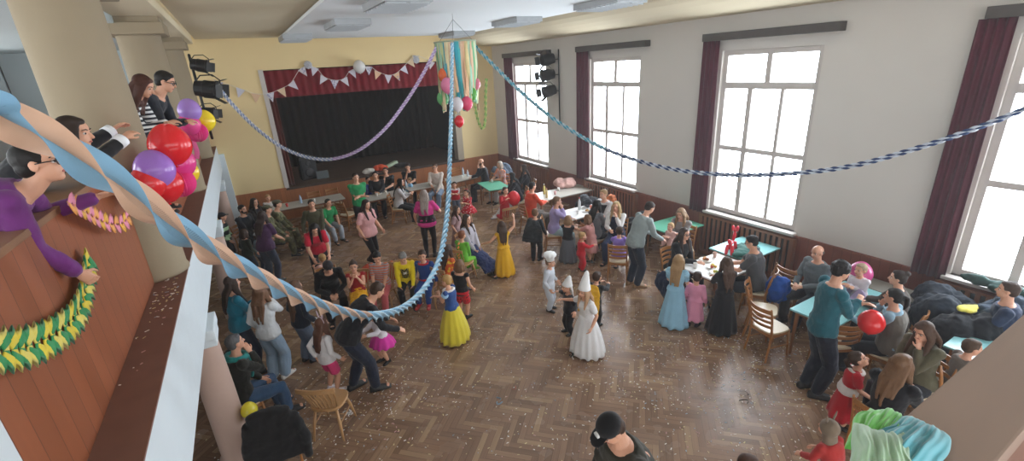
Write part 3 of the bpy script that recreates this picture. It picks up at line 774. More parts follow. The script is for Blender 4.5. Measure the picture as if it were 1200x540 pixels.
        pole = Vector((sx*.6, -.5, -.6)) if v[2] > -.75 else Vector((sx*.3, -1, 0))
        if spec in ('mouth', 'chin', 'beard', 'clasp'): pole = Vector((sx*.6, -.2, -1))
        if spec in ('hip', 'behind'): pole = Vector((sx, -.6, 0))
        S[sx] = s0; E[sx], Wr[sx] = ik(s0, tgt, ul, fl, pole)
    p.S, p.E, p.W = S, E, Wr
    # place in the hall by the top of the head
    topl = p.hc + p.hu*(.5*hh)
    if xyz is not None: wl = Vector(xyz)
    elif Y is not None: wl = aty(hp[0], hp[1], Y)
    else: wl = atz(hp[0], hp[1], base+topl.z)
    az = math.degrees(math.atan2(wl.x, wl.y)); fa = face_abs if face_abs is not None else az + rf
    rz = rz_of(fa); off = Matrix.Rotation(rz, 3, 'Z') @ topl
    loc = Vector((wl.x-off.x, wl.y-off.y, base if Y is None and xyz is None else wl.z - topl.z))
    root = thing('person', label, 'person' if H > 1.45 else 'child', loc, rz, group); root.name = 'person' if H > 1.45 else 'child'
    p.root, p.loc, p.fa = root, loc, fa
    dist = (loc + Vector((0, 0, 1)) - CAM).length
    vx = vox or max(.006, min(.010, dist*.0009)); vc = max(.009, min(.013, dist*.0012))
    p.vx, p.vc = vx, vc
    sk = skin_mat(skin)
    # ---- body
    b = BM()
    rings = []
    for i in range(15):
        s = -.13 + i/14*1.13; r, f, u = axes(s); aa, bb = tor(s); rings.append(ell(sp(s), r, f, aa*.96, bb*.96, 16, 2.3))
    loft(b, rings)
    tube(b, [sp(.93), nb + nv*.02*H, HPt(0, -.06, -.25)], [.04*H*k, .031*H*k, .031*H*k], 12)
    for sx in (-1, 1):
        ball(b, S[sx], .034*H*k, 12, 8)
        tube(b, [sp(.88)+rC*(sx*sw*.4), S[sx], S[sx].lerp(E[sx], .5), E[sx], E[sx].lerp(Wr[sx], .35), Wr[sx]], [q*H*k for q in (.03, .031, .027, .022, .0225, .0155)], 12)
        tube(b, [P0.lerp(Hp[sx], .6), Hp[sx].lerp(K[sx], .15), Hp[sx].lerp(K[sx], .6), K[sx], K[sx].lerp(A[sx], .35), A[sx]], [q*H*k for q in (.05, .053, .042, .032, .033, .021)], 12)
        ft = A[sx] + Vector((0, 0, -ah*.5)); d = footdir[sx]
        tube(b, [ft - d*.03*H, ft + d*.04*H, ft + d*.1*H], [(.022*H, .02*H), (.025*H, .018*H), (.022*H, .012*H)], 10)
        # hand: palm, four bent fingers, thumb leaving the side of the palm
        fd = (Wr[sx]-E[sx]).normalized()
        tob = (sp(.6) - Wr[sx]); tob = tob - fd*tob.dot(fd)
        nrm = tob.normalized() if tob.length > 1e-3 else Vector((-sx, 0, 0))
        if fd.z > -.6: nrm = (Vector((-sx*.5, .0, -.8)) - fd*Vector((-sx*.5, 0, -.8)).dot(fd)).normalized()
        sd = fd.cross(nrm)*( -sx)     # towards the thumb
        if sd.dot(Vector((-sx*.3, .8, .5))) < 0: sd = -sd
        w = Wr[sx]; L = hl
        tube(b, [w - fd*.06*L, w + fd*.18*L, w + fd*.46*L], [(.13*L, .1*L), (.2*L, .095*L), (.22*L, .085*L)], 12, ref=sd)
        for q, ln in ((.165, .4), (.055, .47), (-.055, .44), (-.165, .34)):
            f0 = w + fd*.42*L + sd*(q*L)
            d1 = (fd*math.cos(.35) + nrm*math.sin(.35)); d2 = (fd*math.cos(.95) + nrm*math.sin(.95))
            f1 = f0 + d1*(ln*.55*L); f2 = f1 + d2*(ln*.5*L)
            tube(b, [f0, f1, f2], [max(.0052, .052*L), max(.005, .049*L), max(.0045, .042*L)], 8)
        t0 = w + fd*.12*L + sd*.14*L; t1 = t0 + (fd*.6+sd*.62+nrm*.25).normalized()*.24*L; t2 = t1 + (fd*.9+sd*.15+nrm*.3).normalized()*.18*L
        tube(b, [t0, t1, t2], [max(.006, .066*L), max(.0055, .058*L), max(.005, .048*L)], 8)
    Rq = Q.to_matrix()
    ball(b, HPt(0, -.05, .1), (.325*hh, .4*hh, .375*hh), 20, 14, Rq)
    jw = .27 if not fem else .255
    ball(b, HPt(0, .08, -.16), (jw*hh, .29*hh, .31*hh), 16, 12, Rq)
    ball(b, HPt(0, .21, -.36), (.13*hh, .12*hh, .11*hh), 12, 8, Rq)
    if H < 1.45: 
        for sx in (-1, 1): ball(b, HPt(sx*.16, .2, -.18), (.12*hh, .12*hh, .12*hh), 10, 8, Rq)
    tube(b, [HPt(0, .33, .04), HPt(0, .39, -.06), HPt(0, .42, -.13)], [.035*hh, .045*hh, .06*hh], 10)
    for sx in (-1, 1):
        ball(b, HPt(sx*.335, -.03, -.03), (.04*hh, .09*hh, .13*hh), 10, 8, Rq)
        ball(b, HPt(sx*.14, .285, .085), (.12*hh, .06*hh, .035*hh), 10, 6, Rq)
    body = remeshed('body', b, sk, root, vx, 2); p.body = body
    # ---- face
    if face:
        for sx in (-1, 1):
            e = bpy.data.objects.new('eye', eye_mesh()); COL.objects.link(e); e.parent = body
            e.matrix_local = Matrix.Translation(HPt(sx*.145, .285, .005)) @ Rq.to_4x4() @ Matrix.Diagonal((.055*hh, .05*hh, .042*hh, 1))
            bb = BM(); tube(bb, [HPt(sx*.06, .345, .1), HPt(sx*.15, .335, .125), HPt(sx*.24, .27, .1)], [.014*hh, .02*hh, .012*hh], 6); finish('eyebrow', bb, hair_mat(hair[1] if hair[0] != 'bald' else '#5a4a3c'), body, True)
        bb = BM(); ball(bb, HPt(0, .345, -.255), (.1*hh, .035*hh, .032*hh), 12, 6, Rq); finish('mouth', bb, LIP, body, True)
    # ---- clothes
    def part(name, bm, mat, vx=None, smooth=3, disp=0, dscale=.12): return remeshed(name, bm, mat, root, vx or vc, smooth, disp, dscale)
    p.part = part
    def fab(t): return fabric(*t[1:]) if len(t) > 1 else fabric('#333333')
    d = .012*max(1, k) + (.006 if H > 1.3 else .002)
    if top and top[0] in ('long', 'short', 'none', 'hood'):
        b = BM(); rings = []
        s0 = -.1 if bot and bot[0] in ('trousers', 'shorts', 'leggings', 'wide') else .12
        s1 = .97 if top[0] != 'none' else .9
        for i in range(14):
            s = s0 + i/13*(s1-s0); r, f, u = axes(s); aa, bb = tor(s); x = d + (.01 if s < .3 else 0); rings.append(ell(sp(s), r, f, aa+x, bb+x, 18, 2.3))
        loft(b, rings)
        for sx in (-1, 1):
            ball(b, S[sx], .033*H*k+d*.6, 12, 8)
            if top[0] in ('long', 'hood'):
                tube(b, [sp(.87)+rC*(sx*sw*.4), S[sx], S[sx].lerp(E[sx], .5), E[sx], E[sx].lerp(Wr[sx], .5), E[sx].lerp(Wr[sx], .93)], [q*H*k+d*.75 for q in (.032, .032, .028, .0235, .021, .017)], 12)
            elif top[0] == 'short':
                tube(b, [sp(.87)+rC*(sx*sw*.4), S[sx], S[sx].lerp(E[sx], .4), S[sx].lerp(E[sx], .7)], [q*H*k+d*.7 for q in (.032, .032, .03, .0295)], 12)
            else: pass
        if top[0] == 'hood':
            tube(b, [sp(.86)-fC*.045*H, sp(.98)-fC*.05*H], [(.06*H, .03*H), (.05*H, .03*H)], 12, ref=rC)
        part('dress_bodice' if bot and bot[0] in ('skirt', 'gown', 'tutu') and bot[1] == top[1] else 'top', b, fab(top), None, 3, .012*H, .09)
    elif top and top[0] == 'vest':
        pass
    if bot:
        kind = bot[0]
        if kind in ('trousers', 'shorts', 'leggings', 'wide'):
            b = BM(); rings = []; dd = d*.8 if kind != 'leggings' else .006
            for i in range(9):
                s = -.14 + i/8*.3; r, f, u = axes(s); aa, bb = tor(s); rings.append(ell(sp(s), r, f, aa+dd, bb+dd, 16, 2.3))
            loft(b, rings)
            for sx in (-1, 1):
                fl_ = {'wide': .018, 'trousers': .006, 'leggings': 0, 'shorts': .012}[kind]*H
                if kind == 'shorts': tube(b, [P0.lerp(Hp[sx], .6), Hp[sx].lerp(K[sx], .15), Hp[sx].lerp(K[sx], .75)], [q*H*k+dd for q in (.05, .055, .05)], 12)
                else: tube(b, [P0.lerp(Hp[sx], .6), Hp[sx].lerp(K[sx], .15), Hp[sx].lerp(K[sx], .6), K[sx], K[sx].lerp(A[sx], .4), K[sx].lerp(A[sx], .98)], [(.05*H*k+dd), (.053*H*k+dd), (.044*H*k+dd+fl_*.3), (.035*H*k+dd+fl_*.6), (.033*H*k+dd+fl_), (.024*H*k+dd+fl_)], 12)
            part('trousers' if kind in ('trousers', 'wide') else kind, b, fab(bot), None, 3, .01*H, .1)
        else:
            # skirt, gown (to the floor), tutu (short and wide)
            hemz, flare, wv = {'skirt': (.33, .14, 7), 'gown': (.04, .17, 9), 'tutu': (.78, .2, 11), 'tulle': (.06, .21, 13), 'knee': (.5, .13, 7)}[kind]
            b = BM(); rings = []
            if pose in ('stand', 'walk', 'bend'):
                c0 = sp(.3); a0, b0 = tor(.3); zh = hz*hemz
                for i in range(12):
                    t = i/11; z = c0.z + (zh-c0.z)*t; c = Vector((0, c0.y*(1-t) + P0.y*t*(1-t), z))
                    e = 1-(1-t)**(1.7 if kind in ('tutu', 'tulle') else 1.25)
                    ring = []
                    for q in range(52):
                        g = 2*PI*q/52; w = 1 + .085*t*math.cos(wv*g+.8*math.sin(3*g)) + .03*t*math.sin(2*g+1)
                        rx = (a0+d+(flare*H-a0)*e)*w; ry = (b0+d+(flare*H*.92-b0)*e)*w
                        ring.append(c + Vector((rx*math.cos(g), ry*math.sin(g), .012*H*t*math.sin(wv*g))))
                    rings.append(ring)
                loft(b, rings)
            else:
                km = (K[-1]+K[1])*.5; am = (A[-1]+A[1])*.5; hm = km.lerp(am, .75 if kind in ('gown', 'tulle') else .35)
                r = Vector((1, 0, 0)); wd = 1.25 if kind in ('tulle', 'tutu') else 1
                tube(b, [sp(.32), sp(.08), P0 + Vector((0, .05*H, -.01*H)), P0.lerp(km, .6), km + Vector((0, .01*H, 0)), km.lerp(hm, .5) + Vector((0, .035*H, 0)), hm + Vector((0, .03*H, 0))],
                     [(tor(.3)[0]+d, tor(.3)[1]+d), (.105*H*k+d, .085*H*k), (.115*H*k*wd+d, .09*H*k), (.12*H*k*wd, .075*H*k), (.125*H*k*wd, .065*H*k), (.14*H*k*wd, .06*H*k), (.15*H*k*wd, .055*H*k)], 24, ref=r)
            nm = 'skirt'
            if kind in ('gown', 'tulle', 'tutu', 'skirt', 'knee') and pose in ('stand', 'walk', 'bend'):
                o = finish(nm, b, fab(bot), root, True)
            else: part(nm, b, fab(bot), None, 3, .03*H, .06)
    if shoes:
        ms = simple('shoe ' + shoes, shoes, .5)
        for sx in (-1, 1):
            b = BM(); d_ = footdir[sx]; a0 = A[sx] + Vector((0, 0, -ah)); up = Vector((0, 0, 1)); r = d_.cross(up)
            rings = []
            for t, wd, h in ((-.045, .014, .03), (-.04, .022, .042), (.0, .025, .052), (.035, .027, .042), (.075, .029, .03), (.1, .025, .022), (.112, .014, .014)):
                c = a0 + d_*(t*H*1.05); ring = []
                for q in range(12):
                    g = 2*PI*q/12; z = math.sin(g); ring.append(c + r*(wd*H*1.08*k*math.cos(g)) + up*((h*H if z > 0 else .006*H)*z + .006*H))
                rings.append(ring)
            loft(b, rings); tube(b, [a0 + up*.03*H, A[sx]+up*.02*H], [.027*H*k, .027*H*k], 12)
            finish('shoe', b, ms, root, True)
    # ---- hair
    st, hc = hair[0], hair[1]
    if st != 'none':
        b = BM(); hm = hair_mat(hc); nbk = sp(.95)
        if st == 'bald':
            for sx in (-1, 1): ball(b, HPt(sx*.27, -.16, .0), (.08*hh, .2*hh, .13*hh), 12, 8, Rq)
            ball(b, HPt(0, -.36, -.02), (.24*hh, .09*hh, .15*hh), 12, 8, Rq)
        else:
            g = 1.0 if st != 'curly' else 1.12
            ball(b, HPt(0, -.1, .15), (.365*hh*g, .4*hh*g, .375*hh*g), 20, 14, Rq)
            ball(b, HPt(0, -.22, -.05), (.33*hh*g, .25*hh, .28*hh), 16, 10, Rq)
            ball(b, HPt(.04, .1, .34), (.25*hh, .2*hh, .13*hh), 14, 8, Rq)
            if st == 'curly':
                rnd = random.Random(int(hp[0]))
                for i in range(34):
                    a1, b1 = rnd.uniform(0, 2*PI), rnd.uniform(-.2, 1.5); ball(b, HPt(.37*math.cos(a1)*math.cos(b1), -.12+.38*math.sin(a1)*math.cos(b1) - .03, .14+.38*math.sin(b1)), .085*hh, 8, 6)
            if st in ('long', 'verylong', 'bob', 'wavy'):
                ln = {'bob': .38, 'long': .85, 'wavy': 1.0, 'verylong': 1.35}[st]*hh*1.6
                back = HPt(0, -.3, -.05); gdir = Vector((0, 0, -1))
                u_ = axes(.8)[2]; f_ = axes(.8)[1]
                p1 = HPt(0, -.33, -.3); 
                surf = lambda s: sp(s) - axes(s)[1]*(tor(s)[1] + .035*H*.5)
                if lean < 45:
                    q1 = surf(.93); q2 = surf(max(.1, .93 - ln/T*.55)); q3 = surf(max(.05, .93 - ln/T))
                    mid = p1.lerp(q1, .6)
                    pts = [HPt(0, -.2, .15), p1, mid + Vector((0, -.012, 0)), q1, q2, q3] if st != 'bob' else [HPt(0, -.2, .15), p1, HPt(0, -.28, -.55)]
                else: pts = [HPt(0, -.2, .15), p1, p1 + gdir*ln*.5, p1 + gdir*ln]
                wds = [.37, .4, .42, .43, .38, .2][:len(pts)]; 
                cr = path(pts, 12); tube(b, pts[:3], [(w*hh, .19*hh) for w in wds[:3]], 16, ref=p.hr); rs = random.Random(int(hp[0]*7+hp[1])); lat0 = p.hr
                for j in range(-4, 5):
                    cut = rs.randint(9, 11) if len(pts) > 3 else 12; ph = rs.uniform(0, 6); wv_ = .05 if st == 'wavy' else .022; ss = []
                    for i in range(cut+1):
                        f_i = i/12*(len(wds)-1); w0 = wds[int(f_i)]; w1 = wds[min(int(f_i)+1, len(wds)-1)]; w = w0+(w1-w0)*(f_i-int(f_i))
                        if i > 9: w = max(w, .3)
                        lat = (lat0*(1-i/12) + axes(.9)[0]*(i/12)).normalized()
                        ss.append(cr[i] + lat*(j/4*w*.82*hh + wv_*hh*math.sin(ph+i*.9)*(i/6)) + Vector((0, 0, 0)) - axes(.9)[1]*(.05*hh*(1-(j/4)**2)))
                    tube(b, ss, [(.115*hh*(1-.5*max(0, i-cut+4)/4), .13*hh*(1-.55*max(0, i-cut+4)/4)) for i in range(cut+1)], 8, ref=p.hr)
                for sx in (-1, 1):
                    ft = .5*ln if st != 'bob' else .3*hh
                    e1 = HPt(sx*.36, .0, -.42); e2 = e1.lerp(sp(.8) + axes(.8)[1]*(tor(.8)[1]) + axes(.8)[0]*sx*.05*H, .6) if st != 'bob' else HPt(sx*.33, .06, -.52)
                    if st in ('long', 'wavy', 'verylong') and lean < 45: e3 = sp(.72) + axes(.72)[1]*(tor(.72)[1]+.012*H) + axes(.72)[0]*sx*.055*H; pp = [HPt(sx*.2, .06, .3), HPt(sx*.35, .0, 0), e1, e2, e3]
                    else: pp = [HPt(sx*.2, .06, .3), HPt(sx*.35, .0, 0), e1, e2]
                    tube(b, pp, [(.08*hh, .16*hh), (.1*hh, .24*hh), (.13*hh, .2*hh), (.14*hh, .13*hh), (.06*hh, .06*hh)][:len(pp)], 10, ref=p.hr)
            if st == 'pony':
                tube(b, [HPt(0, -.42, .18), HPt(0, -.62, .1), HPt(0, -.66, -.25), HPt(0, -.58, -.6)], [.08*hh, .13*hh, .13*hh, .05*hh], 10)
            if st == 'bun': ball(b, HPt(0, -.4, .38), .17*hh, 12, 8)
            if st == 'pigtails':
                for sx in (-1, 1): tube(b, [HPt(sx*.3, -.15, .2), HPt(sx*.46, -.18, .12), HPt(sx*.5, -.16, -.3)], [.06*hh, .1*hh, .05*hh], 8)
        part('hair', b, hm, max(.007, vx), 2, (.06 if st in ('curly', 'wavy') else .025)*hh, .03)
    for ac in acc:
        if isinstance(ac, str): ACC[ac](p)
        else: ACC[ac[0]](p, *ac[1:])
    PEOPLE.append(p)
    if seat == 'auto': pass
    return p
# ---------------------------------------------------------------- accessories
ACC = {}
def acc(f): ACC[f.__name__[2:]] = f; return f
@acc
def a_glasses(p, col='#15151a'):
    b = BM(); hh = p.hh
    for sx in (-1, 1):
        c = p.hp(sx*.15, .375, .0); ring = [c + p.hr*(.105*hh*math.cos(a)) + p.hu*(.085*hh*math.sin(a)) for a in [2*PI*i/16 for i in range(17)]]
        tube(b, ring, .011*hh+.0008, 6, dome=False)
        tube(b, [p.hp(sx*.255, .37, .02), p.hp(sx*.34, .2, .03), p.hp(sx*.35, -.02, .02)], .01*hh+.0008, 6)
    tube(b, [p.hp(-.05, .39, .02), p.hp(.05, .39, .02)], .011*hh+.0008, 6)
    o = finish('glasses', b, simple('spectacle frame', col, .3), p.root, True)
    for sx in (-1, 1):
        b = BM(); c = p.hp(sx*.15, .37, .0); loft(b, [[c + p.hr*(.1*hh*math.cos(a)) + p.hu*(.08*hh*math.sin(a)) + p.hf*q for a in [2*PI*i/16 for i in range(16)]] for q in (0, .002)]); finish('lens', b, M_glass, o)
@acc
def a_beard(p, col='#3a2c24'):
    b = BM(); hh = p.hh; R = p.Q.to_matrix(); ball(b, p.hp(0, .15, -.34), (.24*hh, .24*hh, .17*hh), 14, 10, R)
    for sx in (-1, 1): ball(b, p.hp(sx*.24, .07, -.2), (.07*hh, .16*hh, .2*hh), 10, 8, R)
    p.part('beard', b, hair_mat(col), max(.007, p.vx), 2, .02*hh, .02)
@acc
def a_cap(p, col='#1a1a1c', badge=None, fwd=1):
    hh = p.hh; R = p.Q.to_matrix(); b = BM()
    ball(b, p.hp(0, -.06, .22), (.39*hh, .43*hh, .33*hh), 20, 12, R)
    pts = []
    for t, w in ((.28, .3), (.45, .3), (.62, .24), (.7, .12)): pts.append((p.hp(0, t*fwd, .22 - .12*(t-.28)), (w*hh, .018*hh+.003)))
    tube(b, [q[0] for q in pts], [q[1] for q in pts], 14, ref=p.hr)
    p.part('cap', b, fabric(col), max(.006, p.vx), 2)
    if badge:
        b = BM(); c = p.hp(0, .36*fwd, .3); n = (p.hf*.9*fwd+p.hu*.4).normalized(); r, u = frame_of(n, p.hr)
        loft(b, [ell(c + n*z, r, u, .11*hh, .09*hh, 16) for z in (.0, .016)]); finish('cap_badge', b, simple('badge '+badge, badge, .5), p.root)
@acc
def a_beret(p, col='#4a4a33'):
    hh = p.hh; R = p.Q.to_matrix(); b = BM(); ball(b, p.hp(0, -.08, .3), (.42*hh, .46*hh, .2*hh), 18, 10, R); ball(b, p.hp(0, -.08, .18), (.375*hh, .41*hh, .14*hh), 18, 10, R)
    tube(b, [p.hp(0, .28, .2), p.hp(0, .5, .16)], [(.27*hh, .015), (.2*hh, .012)], 12, ref=p.hr)
    p.part('cap', b, fabric(col), max(.008, p.vx), 2)
@acc
def a_witchhat(p, col='#eeeeec', h=1.6):
    b = BM(); hh = p.hh; c = p.hp(0, -.06, .15); u = (p.hu - p.hf*.12).normalized(); r, f = frame_of(u, p.hr); rings = []
    for t, w in ((0, .46), (.06, .45), (.3, .37), (.6, .27), (.9, .16), (1.0, .07)):
        rings.append([c + u*(t*h*hh*.95) - p.hf*(t*t*.12*hh) + r*(w*hh*math.cos(g)*(1+.05*math.sin(5*g+t*9))) + f*(w*hh*math.sin(g)) for g in [2*PI*i/24 for i in range(24)]])
    loft(b, rings); finish('pointed_hat', b, fabric(col), p.root, True)
@acc
def a_veil(p, col='#e4e4e2'):
    b = BM(); hh = p.hh; tube(b, [p.hp(0, -.1, .35), p.hp(0, -.3, .0), p.hp(0, -.42, -.5), p.hp(0, -.5, -1.1)], [(.38*hh, .3*hh), (.4*hh, .16*hh), (.42*hh, .1*hh), (.45*hh, .05*hh)], 16, ref=p.hr)
    p.part('veil', b, fabric(col), None, 3, .03, .08)
@acc
def a_toque(p, col='#ededeb'):
    b = BM(); hh = p.hh; c = p.hp(0, -.05, .18); rings = []
    for z, w in ((0, .385), (.25, .39), (.3, .42), (.42, .55), (.58, .58), (.7, .5), (.76, .3)):
        rings.append([c + p.hu*(z*hh) + p.hr*(w*hh*math.cos(g)*(1+(.07*math.sin(8*g) if z > .27 else 0))) + p.hf*(w*hh*math.sin(g)*(1+(.07*math.cos(7*g) if z > .27 else 0))) for g in [2*PI*i/40 for i in range(40)]])
    loft(b, rings); finish('chef_hat', b, fabric(col), p.root, True)
@acc
def a_hood(p, col='#8fa6b4'):
    b = BM(); hh = p.hh; R = p.Q.to_matrix(); ball(b, p.hp(0, -.1, .1), (.42*hh, .44*hh, .46*hh), 20, 14, R); tube(b, [p.hp(0, -.15, -.2), p.sp(.92)], [(.36*hh, .3*hh), (.4*hh, .3*hh)], 16, ref=p.hr)
    p.part('hood', b, fabric(col), None, 3, .01, .05)
@acc
def a_beanie(p, col='#8fa6b4'):
    b = BM(); hh = p.hh; R = p.Q.to_matrix(); ball(b, p.hp(0, -.06, .2), (.385*hh, .43*hh, .36*hh), 20, 14, R); p.part('knit_hat', b, fabric(col), max(.007, p.vx), 3, .01, .03)
@acc
def a_ears(p, col='#d9a0b8'):
    hh = p.hh
    for sx in (-1, 1):
        b = BM(); tube(b, [p.hp(sx*.2, -.05, .48), p.hp(sx*.28, -.05, .7), p.hp(sx*.34, -.05, .95)], [(.07*hh, .03*hh), (.1*hh, .03*hh), (.03*hh, .02*hh)], 10, ref=p.hr); finish('headband_ear', b, fabric(col), p.root, True)
    b = BM(); tube(b, [p.hp(math.sin(a)*.39, -.05, .1+math.cos(a)*.43) for a in [-1.3+2.6*i/12 for i in range(13)]], .022*hh, 8); finish('headband', b, fabric(col), p.root, True)
@acc
def a_headband(p, col='#c23a4a'):
    hh = p.hh; b = BM(); tube(b, [p.hp(math.sin(a)*.39, -.02, .12+math.cos(a)*.42) for a in [-1.3+2.6*i/12 for i in range(13)]], .03*hh, 8); ball(b, p.hp(.1, .0, .56), (.1*hh, .05*hh, .06*hh), 10, 6); ball(b, p.hp(-.1, .0, .56), (.1*hh, .05*hh, .06*hh), 10, 6)
    finish('headband', b, fabric(col), p.root, True)
@acc
def a_scarf(p, col='#1f7f7c'):
    b = BM(); H = p.H; r, f, u = p.axes(.95); c = p.sp(.97); tube(b, [c + r*(.065*H*math.cos(g)) + f*(.06*H*math.sin(g)) for g in [2*PI*i/14 for i in range(15)]], .022*H, 10)
    tube(b, [c + f*.06*H + r*.02*H, p.sp(.75)+f*.09*H+r*.03*H, p.sp(.45)+f*.085*H+r*.02*H], [(.03*H, .015*H)]*3, 10, ref=r)
    p.part('scarf', b, fabric(col), None, 2, .015, .05)
def _jacketish(p, name, mat, s0, s1, extra, arms=False):
    b = BM(); rings = []
    for i in range(12):
        s = s0 + i/11*(s1-s0); r, f, u = p.axes(s); a, bb = p.tor(s); rings.append(ell(p.sp(s), r, f, a+extra, bb+extra, 18, 2.3))
    loft(b, rings); return p.part(name, b, mat, None, 3, .01, .08)
@acc
def a_vest(p, col='#1d2230', s0=-.05, s1=.92): _jacketish(p, 'vest', fabric(col), s0, s1, .034)
@acc
def a_belt(p, col='#cfcac0', s0=.28, s1=.42): _jacketish(p, 'belt', fabric(col), s0, s1, .03)
@acc
def a_panel(p, col='#e8e4da', s0=.45, s1=.82, w=.55):
    """print or bib on the chest, lying on the shirt"""
    b = BM(); rings = []
    for i in range(7):
        s = s0 + i/6*(s1-s0); r, f, u = p.axes(s); a, bb = p.tor(s); a += .024; bb += .026; rings.append([p.sp(s) + r*(a*math.sin(g)*1.0) + f*(bb*math.cos(g)+dd) for dd, gs in ((0, 1), (.006, -1)) for g in [gs*w*(-1+2*q/8) for q in range(9)]])
    loft(b, rings); p.part('chest_print', b, fabric(col), max(.007, p.vx), 1)
@acc
def a_cape(p, col='#d8a21c', ln=1.0):
    b = BM(); H = p.H; pts = []
    for s in (.93, .7, .4, .1): r, f, u = p.axes(s); pts.append(p.sp(s) - f*(p.tor(s)[1]+.03*H + (.93-s)*.06*H))
    pts.append(pts[-1] + Vector((0, -.05*H, -.18*H*ln)))
    tube(b, pts, [(.1*H, .02*H), (.15*H, .025*H), (.18*H, .025*H), (.2*H, .025*H), (.2*H, .02*H)], 20, ref=p.axes(.9)[0])
    p.part('cape', b, fabric(col), None, 2, .03, .07)
@acc
def a_wings(p, col='#e6e6e4'):
    for sx in (-1, 1):
        b = BM(); r, f, u = p.axes(.75); c = p.sp(.75) - f*(p.tor(.75)[1]+.03); H = p.H
        tube(b, [c + r*sx*.03*H, c + r*sx*.16*H + u*.14*H - f*.04*H, c + r*sx*.26*H + u*.26*H - f*.06*H], [(.05*H, .015*H), (.12*H, .015*H), (.05*H, .01*H)], 14, ref=u)
        tube(b, [c + r*sx*.03*H, c + r*sx*.18*H - u*.08*H - f*.04*H], [(.05*H, .015*H), (.08*H, .012*H)], 14, ref=u)
        p.part('wing', b, fabric(col), None, 2)
@acc
def a_spikes(p, col='#e0843a'):
    for i in range(5):
        s = .9-.2*i; r, f, u = p.axes(s); c = p.sp(s) - f*(p.tor(s)[1]+.015); b = BM(); tube(b, [c + u*.02, c - f*.05*p.H], [(.03*p.H, .012), (.004, .004)], 8, ref=u); finish('spike', b, fabric(col), p.root, True)
@acc
def a_collar(p, col='#e8e6e2'):
    b = BM(); H = p.H; r, f, u = p.axes(.95); c = p.sp(.95); tube(b, [c + r*(.075*H*math.cos(g)) + f*(.065*H*math.sin(g)) for g in [2*PI*i/14 for i in range(15)]], [(.022*H, .014*H)]*15, 8); p.part('collar', b, fabric(col), None, 2, .012, .04)
@acc
def a_cuffs(p, col='#e6e8ec'):
    for sx in (-1, 1):
        b = BM(); tube(b, [p.E[sx].lerp(p.W[sx], .74), p.E[sx].lerp(p.W[sx], .97)], [.017*p.H*p.k+.022, .017*p.H*p.k+.021], 14, dome=False); finish('cuff', b, fabric(col), p.root, True)
@acc
def a_bonnet(p, col='#c43a3a'):
    b = BM(); hh = p.hh; ball(b, p.hp(.12, -.1, .5), (.16*hh, .07*hh, .1*hh), 10, 8); ball(b, p.hp(-.12, -.1, .5), (.16*hh, .07*hh, .1*hh), 10, 8); finish('hair_bow', b, fabric(col), p.root, True)
@acc
def a_mask(p, col='#15151a'):
    b = BM(); hh = p.hh; ball(b, p.hp(0, .2, -.2), (.24*hh, .2*hh, .16*hh), 14, 10, p.Q.to_matrix()); p.part('face_mask', b, fabric(col), max(.007, p.vx), 2)
@acc
def a_puffs(p, col='#8fc4dc'):
    for sx in (-1, 1): b = BM(); ball(b, p.S[sx].lerp(p.E[sx], .15), .05*p.H*p.k, 14, 10); p.part('puff_sleeve', b, fabric(col), None, 2, .015, .04)
# ================================================================= THE CAST
BRN, DBR, BLK, BLD, LBR, GRY = '#3d2a1e', '#2a1d16', '#15110f', '#a98555', '#6e4f35', '#77736e'
def sit_chair(p, label, kind='ladder', group=None):
    return chair(kind, p.loc.x, p.loc.y, p.fa, label, group)
# ---- on the left gallery, leaning over the parapet
person('child in a purple sweater and glasses leaning over the gallery rail, one arm hanging down', (34, 166), 1.66, 78, 'stand', lean=62, arms=((.4, .5, -.25), (-.3, .22, -.9)), head=(-4, 8, 0), face_abs=84, hair=('short', BLK), top=('long', '#6d2f74'), bot=('trousers', '#2b2f3a'), acc=('glasses',), Y=3.3, fem=True, vox=.0055, fat=1.1)
person('child with long dark hair, dark jacket and white cuffs reaching past the gallery column', (84, 136), 1.66, 80, 'stand', lean=60, arms=((.8, .5, .2), (-.6, .72, .12)), head=(8, 12, 0), face_abs=88, hair=('long', DBR), top=('long', '#17181d'), bot=('trousers', '#1d2028'), acc=('cuffs',), Y=4.3, vox=.0055)
person('woman in a black and white striped top leaning on the gallery rail between columns', (172, 89), 1.66, 112, 'stand', lean=48, arms=((-.35, .5, -.45), (-.35, .5, -.45)), head=(30, 0, 0), hair=('long', '#4a2a20'), top=('long', '#1b1f2b', 'stripe', '#dfe0e0'), bot=('trousers', '#1d2028'), Y=6.25, fem=True, vox=.006)
person('dark haired man with glasses on the gallery behind the woman in stripes', (196, 84), 1.78, 105, 'stand', lean=42, arms=((-.35, .4, -.5), (-.35, .4, -.5)), head=(22, 0, 0), hair=('short', BLK), top=('long', '#22262f'), bot=('trousers', '#1d2028'), acc=('glasses',), Y=6.75, vox=.006)
